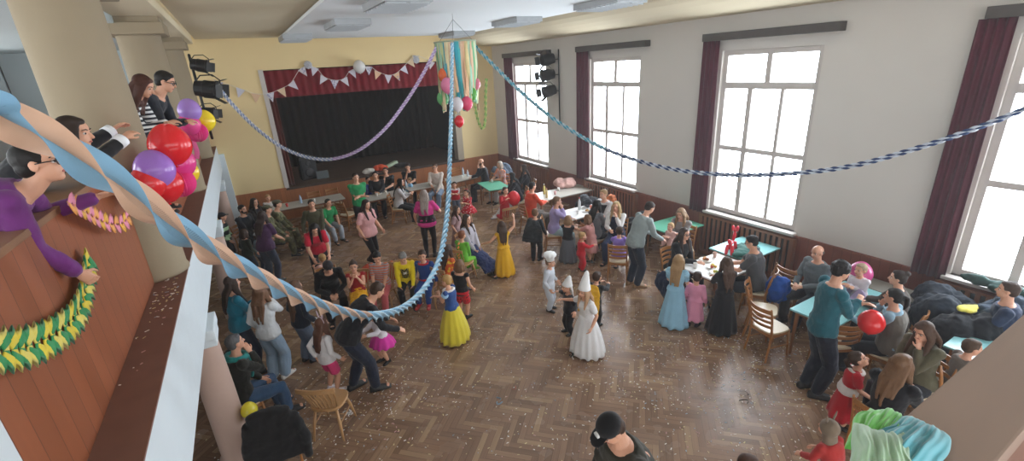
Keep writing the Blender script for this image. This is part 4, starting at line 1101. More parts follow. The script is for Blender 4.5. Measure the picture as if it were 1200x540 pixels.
# ---- under the gallery, along the left side
p = person('boy in a black cap and black hoodie with pale green stripes beside a lower column', (259, 249), 1.35, 100, 'stand', arms='relaxed', hair=('short', DBR), top=('hood', '#16181b', 'band', '#a9c79a'), acc=(('cap', '#1a1c20'),), bot=('trousers', '#1c1f24'))
p = person('man with a dark beard and dark jacket sitting on the left side of the hall', (283, 240), 1.78, 135, 'sit', arms='lap', hair=('short', BLK), top=('long', '#1c222c'), bot=('trousers', '#232832'), acc=(('beard', '#1d1714'),)); sit_chair(p, 'wooden chair under the bearded man in the dark jacket by the gallery side')
person('dark haired woman in black sitting behind the woman in purple', (297, 232), 1.66, 140, 'sit', arms='lap', hair=('long', BLK), top=('long', '#191a1f'), bot=('trousers', '#1b1d22'), fem=True)
person('seated soldier in camouflage and olive cap, one nearer the camera', (312, 240), 1.78, 95, 'sit', arms='knee', hair=('short', DBR), top=('long', '#4f5138', 'camo', '#7d7a58'), bot=('trousers', '#4a4b35', 'camo', '#6f6c4e'), acc=('beret',))
person('seated soldier in an olive shirt and cap, one nearer the stage', (324, 234), 1.78, 95, 'sit', lean=14, arms='knee', hair=('short', DBR), top=('long', '#54553a', 'camo', '#807d5a'), bot=('trousers', '#4a4b35', 'camo', '#6f6c4e'), acc=('beret',))
person('small fair child in white at the soldiers table', (313, 228), 1.1, 170, 'stand', arms='table', hair=('short', BLD), top=('long', '#c9c4c0'), bot=('trousers', '#6d7078'))
person('woman in a dark purple top and jeans standing with her back turned near the gallery', (306, 247), 1.66, 40, 'stand', lean=12, arms='fwddown', hair=('long', '#33231f'), top=('short', '#45294a'), bot=('trousers', '#3a4150'), fem=True, face=False, fat=1.15)
person('child in a pale grey knit hat and denim jacket among the seated group', (301, 272), .98, 60, 'stand', arms='relaxed', hair=('short', BRN), top=('long', '#7f95a8'), bot=('trousers', '#3c4c66'), acc=(('beanie', '#a9b4be'),))
person('brown haired child in a dark green jacket in front of the bearded man', (285, 268), 1.15, 60, 'stand', arms='relaxed', hair=('bob', BRN), top=('long', '#2e342c'), bot=('trousers', '#2b3038'))
p = person('man in an olive shirt and pale jeans sitting at the soldiers table', (364, 234), 1.76, 175, 'sit', arms=('lap', 'relaxed'), hair=('short', BLK), top=('long', '#4b4a35'), bot=('trousers', '#9aa0a6')); sit_chair(p, 'wooden chair under the man in the olive shirt')
p = person('boy in a bright green t-shirt sitting by the soldiers table', (384, 233), 1.5, 150, 'sit', lean=22, arms=('knee', 'knee'), hair=('short', BLK), top=('short', '#1f8a4d'), bot=('trousers', '#8d9298')); sit_chair(p, 'wooden chair under the boy in the bright green t-shirt')
person('woman with long black hair in a red top bending down to a small child', (368, 264), 1.66, 175, 'bend', lean=38, arms=('fwddown', 'fwddown'), head=(35, 0, 0), hair=('long', BLK), top=('short', '#bf2038'), bot=('trousers', '#1b1c20'), fem=True, fat=1.2)
person('small fair haired child in a pale pink dress in front of the woman in red', (376, 297), .95, 330, 'stand', arms='fwd', hair=('short', BLD), top=('short', '#d3a79a'), bot=('skirt', '#d3a79a'), face=False)
p = person('person in black hoodie with a dark cap crouching with hands together', (384, 309), 1.7, 175, 'sit', lean=38, arms='clasp', head=(38, 0, 0), hair=('short', BLK), top=('hood', '#17171a'), bot=('trousers', '#16171b'), acc=(('beanie', '#241f22'),)); sit_chair(p, 'wooden chair under the person in a black hoodie')
# ---- children seated in the row of chairs
KID = [
 dict(label='girl in a red bodice and yellow skirt seated with hands at her mouth', hp=(413, 306), H=1.25, rf=185, pose='sit', arms='chin', hair=('bun', BRN), top=('none', '#9c2227'), bot=('gown', '#e0a51e'), fem=True),
 dict(label='girl in a grey striped top with dark tied hair on the chair row', hp=(441, 297), H=1.4, rf=200, pose='sit', arms='lap', head=(25, -20, 0), hair=('bun', BLK), top=('short', '#9a979b', 'stripe', '#c46a4a'), bot=('trousers', '#b8585a'), fem=True),
 dict(label='boy with silver sprayed hair in a yellow hoodie and black trousers on the chair row', hp=(471, 299), H=1.35, rf=185, pose='sit', lean=16, arms='knee', head=(42, 0, 0), hair=('short', '#6d6a66'), top=('long', '#e2c81f'), bot=('trousers', '#17171a'), acc=(('panel', '#1a1a1c', .3, .85, .5), ('panel', '#e8e6dc', .5, .68, .3))),
 dict(label='boy in a blue and red hero costume on the chair row', hp=(494, 294), H=1.25, rf=200, pose='sit', arms='relaxed', head=(10, -15, 0), hair=('short', BRN), top=('long', '#23417f'), bot=('trousers', '#23417f'), shoes='#b3202a', acc=(('collar', '#b3202a'), ('belt', '#c8302e', .1, .2))),
]
for kd in KID:
    p = person(**kd); sit_chair(p, 'wooden chair under the ' + kd['label'].split(' on the')[0].split(' with')[0], 'spindle')
p = person('girl in an orange and yellow dress sitting with her back turned in the chair row', (524, 286), 1.3, 50, 'sit', arms='lap', hair=('long', BRN), top=('short', '#d8622c', 'floral', '#e8c63a'), bot=('gown', '#dfae32'), fem=True); sit_chair(p, 'wooden chair under the girl in the orange and yellow dress', 'spindle')
p = person('child in a green dragon costume sitting with an orange spiked back', (541, 270), 1.15, 40, 'sit', arms='lap', hair=('short', '#7a4526'), top=('long', '#5da82c'), bot=('trousers', '#6cb52e'), shoes='#5da82c', acc=('spikes', ('panel', '#1f7a44', .3, .85, .5))); sit_chair(p, 'wooden chair under the child in the green dragon costume', 'spindle')
person('child in black top and red ladybird trousers behind the girl in yellow tulle', (538, 304), 1.15, 30, 'stand', arms='relaxed', hair=('bob', LBR), top=('none', '#17171a'), bot=('shorts', '#b8202a', 'dots', '#17171a'), face=False, acc=(('belt', '#b8202a', -.02, .12),))
p = person('woman in a dark blue gown and black boots sitting with legs stretched out', (547, 251), 1.6, 130, 'sit', lean=-2, arms='lap', hair=('wavy', BRN), top=('long', '#b9b4bd'), bot=('gown', '#27335c'), fem=True, shoes='#1c1714', legs=((0, .36, .0), (.02, .4, .0))); sit_chair(p, 'wooden chair under the woman in the dark blue gown')
person('girl in a dusty pink dress beside the woman in the dark blue gown', (535, 241), 1.2, 120, 'stand', arms='relaxed', hair=('long', BRN), top=('short', '#a5888a'), bot=('skirt', '#98807f'), fem=True)
person('small girl in a red dress with white dots standing near the wooden chair', (546, 222), 1.05, 215, 'stand', arms='hold', hair=('pigtails', BRN), top=('short', '#c3202f', 'dots', '#eee2dc'), bot=('tutu', '#c3202f', 'dots', '#eee2dc'), acc=(('bonnet', '#d03a44'),), fem=True)
person('small child in a red vest over white holding something by the far table', (532, 213), 1.0, 190, 'stand', arms='hold', hair=('short', DBR), top=('short', '#cfc8c8'), bot=('trousers', '#5b6478'), acc=(('vest', '#b7242f'),))
# ---- standing adults mid floor
person('woman in a pale pink t-shirt with long dark hair and black trousers', (429, 234), 1.68, 140, 'walk', arms=('relaxed', 'relaxed'), head=(8, 0, 0), hair=('verylong', '#2c1a1a'), top=('short', '#d9a3a2'), bot=('leggings', '#15151a'), fem=True, fat=1.25)
person('woman with grey blond hair in a pink and black blouse seen from behind', (496, 222), 1.68, 8, 'stand', arms=('relaxed', (.2, .35, -.35)), hair=('long', '#8d8078'), top=('short', '#c4327e'), bot=('leggings', '#17171b'), fem=True, face=False, fat=1.3, acc=(('belt', '#1d181d', .1, .42),))
person('man in a green t-shirt standing with folded arms in front of the stage', (416, 203), 1.78, 165, 'stand', arms='cross', hair=('short', DBR), top=('short', '#1f8a50'), bot=('trousers', '#1b1d20'))
# ---- seated along the stage front
for a in [
 (dict(label='small child in blue at the end of the snack table below the stage', hp=(431, 207), H=1.15, rf=150, pose='sit', seat=.45, arms='table', hair=('short', DBR), top=('long', '#2a3f86'), bot=('trousers', '#2b3038')), None),
 (dict(label='dark dressed man sitting behind the snack table, the nearer to the green t-shirt', hp=(439, 201), H=1.76, rf=185, pose='sit', arms='table', hair=('short', BLK), top=('long', '#1b1c22'), bot=('trousers', '#22252c')), 'wooden chair behind the snack table by the green t-shirt'),
 (dict(label='man in a black shirt behind the snack table, leaning to his neighbour', hp=(451, 196), H=1.76, rf=190, pose='sit', arms=('table', 'chin'), hair=('short', DBR), top=('short', '#16171b'), bot=('trousers', '#22252c')), 'wooden chair behind the snack table under the man in black'),
 (dict(label='woman with long dark hair in a grey sweater holding a baby below the stage', hp=(469, 209), H=1.66, rf=100, pose='sit', lean=14, arms='hold', hair=('long', BLK), top=('long', '#b6b2b2'), bot=('trousers', '#1c1d22'), fem=True), 'wooden chair under the mother holding a baby in light blue'),
 (dict(label='man in a black t-shirt resting his chin on his hand under the stage edge', hp=(477, 192), H=1.78, rf=190, pose='sit', lean=12, arms=('table', 'beard'), head=(15, 0, 0), hair=('short', DBR), top=('short', '#17181c'), bot=('trousers', '#22252c')), 'wooden chair under the man resting his chin on his hand'),
 (dict(label='man in a cream sweater and jeans with glasses sitting below the stage', hp=(509, 192), H=1.82, rf=200, pose='sit', lean=4, arms=('lap', 'table'), hair=('short', '#4c3527'), top=('long', '#cbbfb3'), bot=('trousers', '#6f8299'), acc=('glasses',)), 'wooden chair under the man in the cream sweater'),
 (dict(label='bearded man in black sitting behind the far corner table', hp=(563, 186), H=1.8, rf=255, pose='sit', lean=10, arms=('mouth', 'table'), hair=('bald', BRN), top=('long', '#23252b'), bot=('trousers', '#22252c'), acc=(('beard', '#5a4030'),)), 'wooden chair under the bearded man in the far corner'),
 (dict(label='fair haired woman in a flowered blouse at the far green table', hp=(585, 189), H=1.66, rf=230, pose='sit', arms='table', hair=('bob', '#b7a696'), top=('short', '#c9a3a0', 'floral', '#d8763c'), bot=('trousers', '#b9b9bd'), fem=True), 'wooden chair under the fair haired woman in the flowered blouse'),
 (dict(label='woman with long dark hair, black top and white trousers sitting at the far green table', hp=(599, 202), H=1.7, rf=265, pose='sit', lean=16, arms='table', hair=('long', BLK), top=('long', '#1e1f25'), bot=('wide', '#c9c5c2'), fem=True, shoes='#d8d4d0', legs=((0, .42, .0), (.02, .36, .0))), 'wooden chair under the woman in white trousers'),
 (dict(label='woman with dark brown hair in black sitting in profile by the window wall', hp=(613, 193), H=1.68, rf=265, pose='sit', arms='table', hair=('long', DBR), top=('long', '#22242b'), bot=('trousers', '#22252c'), fem=True), 'wooden chair under the woman in black by the window wall'),
]:
    p = person(**a[0])
    if a[1]: sit_chair(p, a[1])
    if 'holding a baby' in a[0]['label']:
        person('baby in light blue on the lap of the woman in grey below the stage', (479, 208), .72, 260, 'sit', lean=0, arms='relaxed', seat=.02, base=.56, hair=('short', '#8a6a48'), top=('long', '#8fbfe0'), bot=('trousers', '#8fbfe0'), shoes=None)
# ---- around the window wall tables
p = person('boy in a red suit kneeling on a chair with a round red balloon', (592, 219), 1.1, 150, 'kneel', base=.46, arms=('relaxed', (-.1, .55, -.1)), hair=('short', BRN), top=('long', '#b8202a'), bot=('trousers', '#b8202a')); KNEEL = p
p = person('man in an orange red sweater sitting with his back turned at the window wall table', (624, 213), 1.78, 60, 'sit', lean=8, arms=('table', 'table'), hair=('short', BLK), top=('long', '#cf4524'), bot=('trousers', '#55504a'), face=False, fat=1.1); sit_chair(p, 'wooden chair under the man in the orange red sweater')
person('boy in a black costume with a short cloak seen from behind', (627, 244), 1.25, 20, 'stand', arms='relaxed', hair=('short', LBR), top=('long', '#24282b'), bot=('trousers', '#1c1d20'), acc=(('cape', '#1d2326', .4),), face=False)
p = person('woman in a lilac sweater and pale jeans with her hand at her mouth', (653, 230), 1.7, 85, 'sit', lean=8, arms=('table', 'mouth'), hair=('pony', LBR), top=('long', '#a79bc9'), bot=('trousers', '#9fb4b8'), fem=True); sit_chair(p, 'wooden chair under the woman in the lilac sweater')
person('small girl in a black top and grey tulle skirt by the white covered table', (666, 252), 1.1, 25, 'stand', arms='fwd', hair=('bob', '#8a6a4c'), top=('none', '#1d1d22'), bot=('gown', '#5d5f66'), fem=True, face=False)
p = person('dark haired woman in grey with her back turned at the white covered table', (700, 234), 1.66, 45, 'sit', arms='hold', hair=('long', BLK), top=('long', '#6b6b6e'), bot=('trousers', '#23252b'), fem=True, face=False); sit_chair(p, 'wooden chair under the woman with dark hair in grey')
person('girl in a dusty pink dress leaning on the white covered table', (688, 251), 1.12, 300, 'stand', lean=15, arms='fwd', hair=('bob', LBR), top=('short', '#c98f88'), bot=('knee', '#c98f88'), fem=True)
p = person('fair haired man in a dark vest over a white shirt by the radiator', (707, 222), 1.8, 225, 'sit', lean=12, arms='table', hair=('short', '#a08058'), top=('long', '#c9c6c4'), bot=('trousers', '#23252b'), acc=(('vest', '#1d2026'),)); sit_chair(p, 'wooden chair under the fair haired man in the dark vest')
person('toddler in a red suit standing with one arm out', (683, 272), .88, 75, 'stand', arms=('relaxed', 'fwd'), hair=('short', BLD), top=('long', '#c4202c'), bot=('trousers', '#c4202c'))
p = person('blonde woman in a navy vest over white with her hand at her chin', (722, 236), 1.7, 195, 'sit', lean=8, arms=('chin', 'table'), hair=('verylong', '#b29468'), top=('long', '#dcd8d4'), bot=('trousers', '#23304e'), fem=True, acc=(('vest', '#232c46'),)); sit_chair(p, 'wooden chair under the blonde woman in a navy vest')
p = person('child in a lilac dress sitting with back turned on a ladder back chair', (726, 265), 1.15, 5, 'sit', arms='fwd', hair=('short', BRN), top=('long', '#8f74c4'), bot=('skirt', '#8f74c4'), face=False, fem=True); sit_chair(p, 'ladder back chair carrying the child in the lilac dress')
person('man in a grey green sweater and dark jeans standing and leaning over a table', (765, 237), 1.78, 55, 'stand', lean=24, arms=('fwddown', 'fwddown'), head=(30, 0, 0), hair=('short', DBR), top=('long', '#8f9a98'), bot=('trousers', '#232b3a'), shoes='#8a6a48', face=True, fat=1.05)
p = person('woman with long fair brown hair in a grey sweater by the wall', (797, 245), 1.68, 205, 'sit', lean=10, arms='hold', head=(20, 0, 0), hair=('wavy', '#8a6d50'), top=('long', '#85807d'), bot=('trousers', '#30323a'), fem=True); sit_chair(p, 'wooden chair under the woman in the grey sweater by the wall')
person('baby in pale pink held by the woman in the grey sweater', (786, 261), .72, 215, 'sit', arms='hold', seat=.02, base=.62, hair=('short', '#b89468'), top=('long', '#d3aaa0'), bot=('trousers', '#d3aaa0'), shoes=None, skin='#dfae96')
p = person('woman with glasses and dark hair in a black top sitting at the fruit table', (803, 267), 1.7, 130, 'sit', lean=10, arms=('lap', 'table'), hair=('long', '#3a2b24'), top=('long', '#1c1c20'), bot=('trousers', '#1c2030'), fem=True, acc=('glasses',)); sit_chair(p, 'wooden chair under the woman with glasses in black')
person('girl in a long light blue gown with fair hair seen from behind', (796, 298), 1.28, 15, 'stand', arms='fwddown', hair=('long', '#9a7a54'), top=('short', '#8fbcd3'), bot=('gown', '#8fbcd3'), fem=True, face=False, acc=(('puffs', '#9fcbe0'),))
person('toddler in a pink dress and white tights seen from behind', (818, 318), .99, 10, 'stand', arms='down', hair=('short', '#3d2a20'), top=('long', '#d78fa8'), bot=('skirt', '#d78fa8'), shoes='#2b2630', fem=True, face=False)
person('girl in a long black dress with wavy brown hair standing at the fruit table', (852, 301), 1.3, 330, 'stand', arms='table', hair=('wavy', '#4a3528'), top=('long', '#1b1c20'), bot=('gown', '#1b1c20'), fem=True, face=False)
p = person('man with short dark hair in a dark grey t-shirt sitting at the fruit table', (879, 276), 1.82, 275, 'sit', lean=10, arms='table', head=(15, 0, 0), hair=('short', BLK), top=('short', '#4a4b4e'), bot=('trousers', '#232b38'), acc=('glasses',), fat=1.1); sit_chair(p, 'wooden chair under the man in the dark grey t-shirt')
p = person('bald man in a grey sweater sitting against the wall with clasped hands', (958, 288), 1.72, 268, 'sit', lean=8, face_abs=285, arms='clasp', head=(8, 0, 0), hair=('bald', '#4a3c32'), top=('long', '#5f686c'), bot=('trousers', '#2b2f36'), fat=1.2); sit_chair(p, 'wooden chair under the bald man in grey')
person('man with curly dark hair in a teal long sleeved top standing by the turquoise table', (991, 307), 1.9, 60, 'stand', lean=4, arms=('hold', 'hold'), head=(12, 0, 0), hair=('curly', BLK), top=('long', '#1d5a66'), bot=('trousers', '#18202e'), fat=.95)
person('small child in white and lilac sitting on the turquoise table beside the man in teal', (1010, 309), .95, 215, 'sit', seat=.0, base=.75, arms='hold', hair=('short', '#a08c70'), top=('long', '#d5cdd4'), bot=('trousers', '#a997b8'), shoes=None)
p = person('woman with tied back hair in a brown jumper behind the turquoise table', (1054, 317), 1.7, 270, 'sit', lean=8, arms='table', hair=('bun', DBR), top=('long', '#4f4640'), bot=('trousers', '#2b2f36'), fem=True); sit_chair(p, 'wooden chair under the woman with tied back hair')
p = person('woman with black tied hair in a grey knit vest over light blue sleeves', (1049, 338), 1.7, 280, 'sit', lean=6, arms=('table', 'mouth'), hair=('pony', BLK), top=('long', '#86a5b5'), bot=('trousers', '#2b2f36'), fem=True, acc=(('vest', '#6e6a62'),)); sit_chair(p, 'wooden chair under the woman with black tied hair')
p = person('woman with long brown hair and olive sweater with a hand at her mouth', (1081, 379), 1.7, 215, 'sit', lean=8, arms=('mouth', 'lap'), head=(22, 0, 0), hair=('verylong', '#4a3323'), top=('long', '#57533f'), bot=('trousers', '#23262d'), fem=True); sit_chair(p, 'wooden chair under the woman in the olive sweater')
p = person('woman with long fair brown hair in black seen from behind near the gallery rail', (1060, 415), 1.7, 20, 'sit', lean=6, arms='table', hair=('long', '#6f5036'), top=('long', '#16171c'), bot=('trousers', '#23262d'), fem=True, face=False); sit_chair(p, 'wooden chair under the woman in black near the gallery rail')
person('girl in a red and white costume looking up towards the woman in black', (1001, 412), 1.06, 80, 'stand', lean=8, arms=('down', 'fwddown'), head=(-35, 0, 0), hair=('pony', BRN), top=('short', '#b81f2a'), bot=('skirt', '#b81f2a'), fem=True, acc=(('belt', '#d9d2cd', .12, .4), ('collar', '#e0d8d2')))
p = person('brown haired child sitting behind the gallery rail at the turquoise table', (1143, 398), 1.2, 60, 'sit', arms='table', hair=('short', '#4d3a2a'), top=('long', '#6c625a'), bot=('trousers', '#2b2f36'), face=False); sit_chair(p, 'wooden chair under the child behind the gallery rail')
p = person('person in a dark blue coat sitting beside the coats at the photo edge', (1184, 330), 1.85, 265, 'sit', arms='lap', hair=('short', BRN), top=('long', '#22304a'), bot=('trousers', '#20242c')); sit_chair(p, 'wooden chair under the person in the dark blue coat')
person('child in a reddish animal costume with a brown eared hood by the tulle', (972, 492), 1.0, 300, 'stand', lean=20, arms='fwddown', hair=('none', BRN), top=('long', '#a8302c'), bot=('trousers', '#8c4a2a'), acc=(('hood', '#7a6a58'), ('ears', '#6a5a4a')), face=False)
chair('spindle', KNEEL.loc.x, KNEEL.loc.y, KNEEL.fa+180, 'wooden chair with a round seat under the kneeling boy in red')
# ---- the dance floor
person('small child in a white chef suit and tall white hat', (645, 301), 1.07, 110, 'stand', arms='relaxed', hair=('short', LBR), top=('long', '#cdd2da'), bot=('trousers', '#c3cad4'), acc=('toque',))
person('girl in a long white dress and tall pointed white hat with veil', (684, 334), 1.22, 225, 'walk', arms=('relaxed', 'side'), hair=('long', '#b08b6a'), top=('short', '#dedddc'), bot=('tulle', '#dcdbda'), fem=True, acc=(('witchhat', '#e6e5e3', 1.45),))
person('child with a yellow cape and black trousers behind the girl in white', (700, 318), 1.0, 30, 'stand', lean=14, arms='fwd', hair=('short', BRN), top=('long', '#17171a'), bot=('trousers', '#17171a'), face=False, acc=(('cape', '#d9a326', .9),))
person('child with a white pointed veil beside the girl in white', (664, 330), .97, 250, 'stand', arms='side', hair=('short', '#9a7a58'), top=('long', '#1c1c20'), bot=('trousers', '#1c1c20'), acc=(('witchhat', '#dfdedc', .9), 'veil'))
person('girl in a golden yellow dress with raised arms seen from behind', (587, 259), 1.22, 345, 'stand', arms=('out', 'upout'), hair=('long', BRN), top=('none', '#d9a522'), bot=('gown', '#e0aa1c'), fem=True, face=False)
person('girl in a blue bodice and yellow tulle skirt seen from behind', (522, 322), 1.2, 300, 'stand', arms='hold', hair=('short', '#b08a52'), top=('none', '#27477f'), bot=('tulle', '#d3c23a'), fem=True, acc=(('puffs', '#9cc4e0'), ('collar', '#e8e6e2')))
person('man in black bending down to the girl in a pink tutu', (446, 331), 1.82, 75, 'bend', lean=48, legs=((-.01, .15, .0), (.0, .06, .0)), arms=('fwddown', 'fwddown'), head=(30, 0, 0), hair=('short', BRN), top=('long', '#15161b'), bot=('trousers', '#171e2e'), face=False, fat=1.1)
person('girl in a bright pink tutu and white top half hidden by the man in black', (438, 363), .95, 240, 'stand', arms='fwd', hair=('bob', LBR), top=('long', '#d8d2d6'), bot=('tutu', '#d03a9a'), fem=True)
person('girl in a white top and pink shorts with a bunny ear band holding a chair', (376, 372), 1.2, 65, 'stand', arms=(( -.15, -.35, -.75), 'relaxed'), hair=('long', '#5a3a2c'), top=('long', '#d8d5d6'), bot=('shorts', '#d23a72'), fem=True, acc=(('ears', '#d9c4d0'),), shoes='#d9cfd2')
person('girl in a pale top and wide light jeans with long tied hair seen from behind', (303, 334), 1.55, 40, 'stand', arms=('relaxed', 'mouth'), hair=('long', '#6a4a34'), top=('long', '#d5d8da'), bot=('wide', '#8ea4b8'), fem=True, face=False, shoes='#d9d6d0')
person('woman in a teal top with dark trousers standing in profile by the column', (270, 323), 1.66, 80, 'stand', arms='hold', hair=('long', '#33241e'), top=('long', '#156a80'), bot=('trousers', '#1a2436'), fem=True)
person('girl in navy top with white cuffs and grey jeans beside the pale top girl', (345, 328), 1.42, 60, 'stand', arms='relaxed', hair=('verylong', '#5a4030'), top=('long', '#1d2430'), bot=('wide', '#5f6d80'), fem=True, face=False, acc=(('cuffs', '#d8d8da'),))
p = person('grey haired man in a dark jacket with a teal scarf sitting under the gallery', (272, 392), 1.76, 75, 'sit', lean=10, arms=('lap', 'beard'), head=(-5, 0, 0), hair=('short', '#5a5a5c'), top=('long', '#22231f'), bot=('trousers', '#35506e'), acc=(('scarf', '#1f7f7c'),)); sit_chair(p, 'wooden chair under the grey haired man with a teal scarf')
person('man in a black cap with a pale badge and dark olive sweater directly below', (706, 495), 1.98, 235, 'stand', lean=12, arms='down', head=(38, 0, 0), hair=('short', BRN), top=('long', '#37352c'), bot=('trousers', '#1d2026'), acc=(('cap', '#131316', '#dcdcd8'),), fat=1.3)
person('brown haired child at the bottom edge with only the head showing', (880, 534), 1.15, 60, 'stand', arms='relaxed', hair=('short', '#4a3226'), top=('long', '#3a3f55'), bot=('trousers', '#22252c'), face=False)
# ================================================================= DECORATIONS AND LAMPS
# ceiling lights
LX = [(1.68, 14.06, 'white ceiling light box nearest the stage on the gallery side'), (2.3, 10.6, 'white ceiling light box in the middle on the gallery side'), (2.37, 7.4, 'white ceiling light box on the gallery side cut by the top of the photo'),
      (6.3, 14.1, 'white ceiling light box above the hoop of ribbons nearest the stage'), (6.25, 10.4, 'white ceiling light box in the middle on the window side'), (6.35, 7.2, 'white ceiling light box nearest the camera on the window side')]
M_diff = simple('milky diffuser', '#b9bfc2', .4, var=.03)
for x, y, l in LX:
    t = thing('ceiling_light', l, 'light', (x, y, ZC), 0, 'ceiling light boxes')
    b = BM(); box(b, -.35, .35, -.62, .62, -.11, 0, .006); hs = finish('housing', b, simple('lamp housing', '#a9adb0', .5), t)
    for sx in (-1, 1):
        b = BM(); box(b, sx*.17-.14, sx*.17+.14, -.57, .57, -.125, -.11, .004); finish('diffuser', b, M_diff, hs)
    b = BM()
    for q in range(9): box(b, -.33, .33, -.55+q*.135, -.54+q*.135, -.14, -.11)
    finish('louvre', b, simple('lamp housing', '#a9adb0', .5), hs)
# stage lamps
M_lens = simple('dull lens', '#5b6064', .15, var=.1)
def spotlight(c, aim, size, label, group=None):
    t = thing('spotlight', label, 'spotlight', c, 0, group)
    q = Vector(aim).normalized().to_track_quat('Y', 'Z').to_matrix().to_4x4(); s = size
    def tr(b): bmesh.ops.transform(b, matrix=q, verts=b.verts[:]); return b
    b = BM()
    rings = [[Vector((r*s*math.cos(g), y*s, r*s*math.sin(g))) for g in [2*PI*i/20 for i in range(20)]] for y, r in ((-.75, .3), (-.72, .42), (-.3, .46), (-.28, .5), (.3, .5), (.32, .54), (.42, .54), (.44, .48))]
    loft(b, rings); hs = finish('housing', tr(b), M_metal, t)
    b = BM(); loft(b, [[Vector((r*s*math.cos(g), y*s, r*s*math.sin(g))) for g in [2*PI*i/20 for i in range(20)]] for y, r in ((.43, .44), (.47, .4), (.5, .2))]); finish('lens', tr(b), M_lens, hs, True)
    b = BM()
    for k in range(4):
        a = k*PI/2; r1 = Vector((math.cos(a), 0, math.sin(a))); t1 = Vector((-math.sin(a), 0, math.cos(a)))
        pts = [r1*.5*s + Vector((0, .44*s, 0)), r1*.68*s + Vector((0, .82*s, 0))]
        loft(b, [[p + t1*(w*s) + r1*dz for w, dz in ((-.36, 0), (.36, 0), (.36, .006), (-.36, .006))] for p in pts])
    finish('barn_door', tr(b), M_metal, hs)
    b = BM(); tube(b, [(-.58*s, 0, 0), (-.6*s, 0, .5*s), (-.3*s, 0, .8*s), (.3*s, 0, .8*s), (.6*s, 0, .5*s), (.58*s, 0, 0)], .035*s, 6); finish('yoke', b, M_metal, t, True)
    return t
def pole(p0, p1, r, label, arms=()):
    b = BM(); tube(b, [p0, p1], r, 10)
    for a0, a1 in arms: tube(b, [a0, a1], r*.7, 8)
    return tag(finish('lamp_mount_pole', b, M_metal, None, True), label, 'pole')
pr = aty(252, 60, 13.2); YL = 11.2
L1, L2, L3 = aty(236, 77, YL), aty(246, 105, YL), aty(245, 133, YL)
pA, pB = aty(229, 70, YL), aty(243, 165, YL)
pA.x = pB.x = (pA.x+pB.x)/2
spotlight(L1, (1, -.15, -.25), .24, 'topmost black stage lamp on the gallery side pole')
spotlight(L2, (1, -.25, -.2), .34, 'large round black stage lamp in the middle of the gallery side pole')
spotlight(L3, (1, -.2, -.15), .24, 'lowest black stage lamp on the gallery side pole above the yellow balloon')
pole((pA.x, YL+.1, L3.z-.5), (pA.x, YL+.1, pA.z+.1), .025, 'black upright pole carrying three stage lamps at the gallery end', [((pA.x, YL+.1, l.z), (l.x, YL, l.z)) for l in (L1, L2, L3)])
XR = XW-.3
R1, R2, R3 = atx(640, 70, XR), atx(640, 88, XR), atx(642, 107, XR)
PX0, PX1 = atx(654, 58, XW-.06), atx(656, 145, XW-.06)
for c, a, l in ((R1, (-1, .25, -.15), 'topmost stage lamp on the window wall pole'), (R2, (-1, .1, -.1), 'middle stage lamp on the window wall pole'), (R3, (-1, .2, -.2), 'lowest stage lamp on the window wall pole')):
    spotlight(c, a, .33, l)
pole((XW-.05, PX0.y, PX1.z), (XW-.05, PX0.y, PX0.z), .02, 'thin black pole fixed to the window wall carrying three lamps', [((XW-.05, PX0.y, l.z), (l.x, l.y, l.z)) for l in (R1, R2, R3)])
# ---------------------------------------------------------------- balloons
def balloon(c, r, col, label, group='balloons', stretch=1.18, honey=False, string=0):
    t = thing('balloon' if not honey else 'honeycomb_ball', label, 'balloon', c, 0, group)
    b = BM()
    if honey:
        n = 28; ball(b, (0, 0, 0), r, n*2, 12)
        for v in b.verts:
            a = math.atan2(v.co.y, v.co.x); v.co *= 1 + .07*math.cos(n*a)
        finish('paper_globe', b, fabric(col), t)
    else:
        lathe(b, [(max(.001, r*math.sin(PI*q/16))*(1 - .12*max(0, -math.cos(PI*q/16))), -math.cos(PI*q/16)*r*stretch + (0 if q > 2 else -.04*r)) for q in range(1, 16)], 24)
        m = simple('balloon ' + col, col, .18, var=.03); sk_ = finish('skin', b, m, t, True)
        b = BM(); lathe(b, [(.012, -r*stretch*1.0), (.006, -r*stretch*1.04), (.018, -r*stretch*1.12), (.0, -r*stretch*1.08)], 10); finish('knot', b, m, sk_, True)
    if string:
        b = BM(); tube(b, [(0, 0, -r*1.2), (.02, 0, -r*1.2-string*.5), (0, .0, -r*1.2-string)], .003, 6); finish('string', b, simple('white string', '#d8d4cc'), t)
    return t
BY = 5.0
for px, py, r, col, y, l, hny in [(199, 169, .165, '#d8232b', 5.0, 'large bright red balloon at the top of the cluster by the big column', 0), (207, 189, .15, '#d83a86', 5.15, 'pink balloon tucked under the large red balloon', 0), (181, 198, .15, '#9a6cc0', 4.85, 'purple balloon in the cluster by the big column', 0), (191, 215, .155, '#d3222c', 4.95, 'red balloon under the purple one, wider of the two', 0), (173, 214, .13, '#d62a30', 4.8, 'small red balloon partly behind the streamer', 0), (218, 201, .11, '#e4c22a', 5.35, 'yellow balloon peeking out behind the pink ones', 0), (210, 214, .125, '#e0418a', 5.1, 'pink honeycomb paper ball under the pink balloon', 1),
     (222, 129, .135, '#a07cc8', 7.4, 'lilac balloon at the top of the farther gallery cluster', 0), (222, 145, .13, '#e0488c', 7.4, 'pink balloon under the lilac one of the farther gallery cluster', 0), (240, 141, .13, '#ecd02c', 7.7, 'bright yellow balloon of the farther gallery cluster', 0), (231, 155, .12, '#e0418a', 7.5, 'pink honeycomb paper ball of the farther gallery cluster', 1)]:
    balloon(aty(px, py, y), r, col, l, 'balloons on the gallery rail', 1.1, hny)
b = BM(); c = aty(214, 168, 7.5)
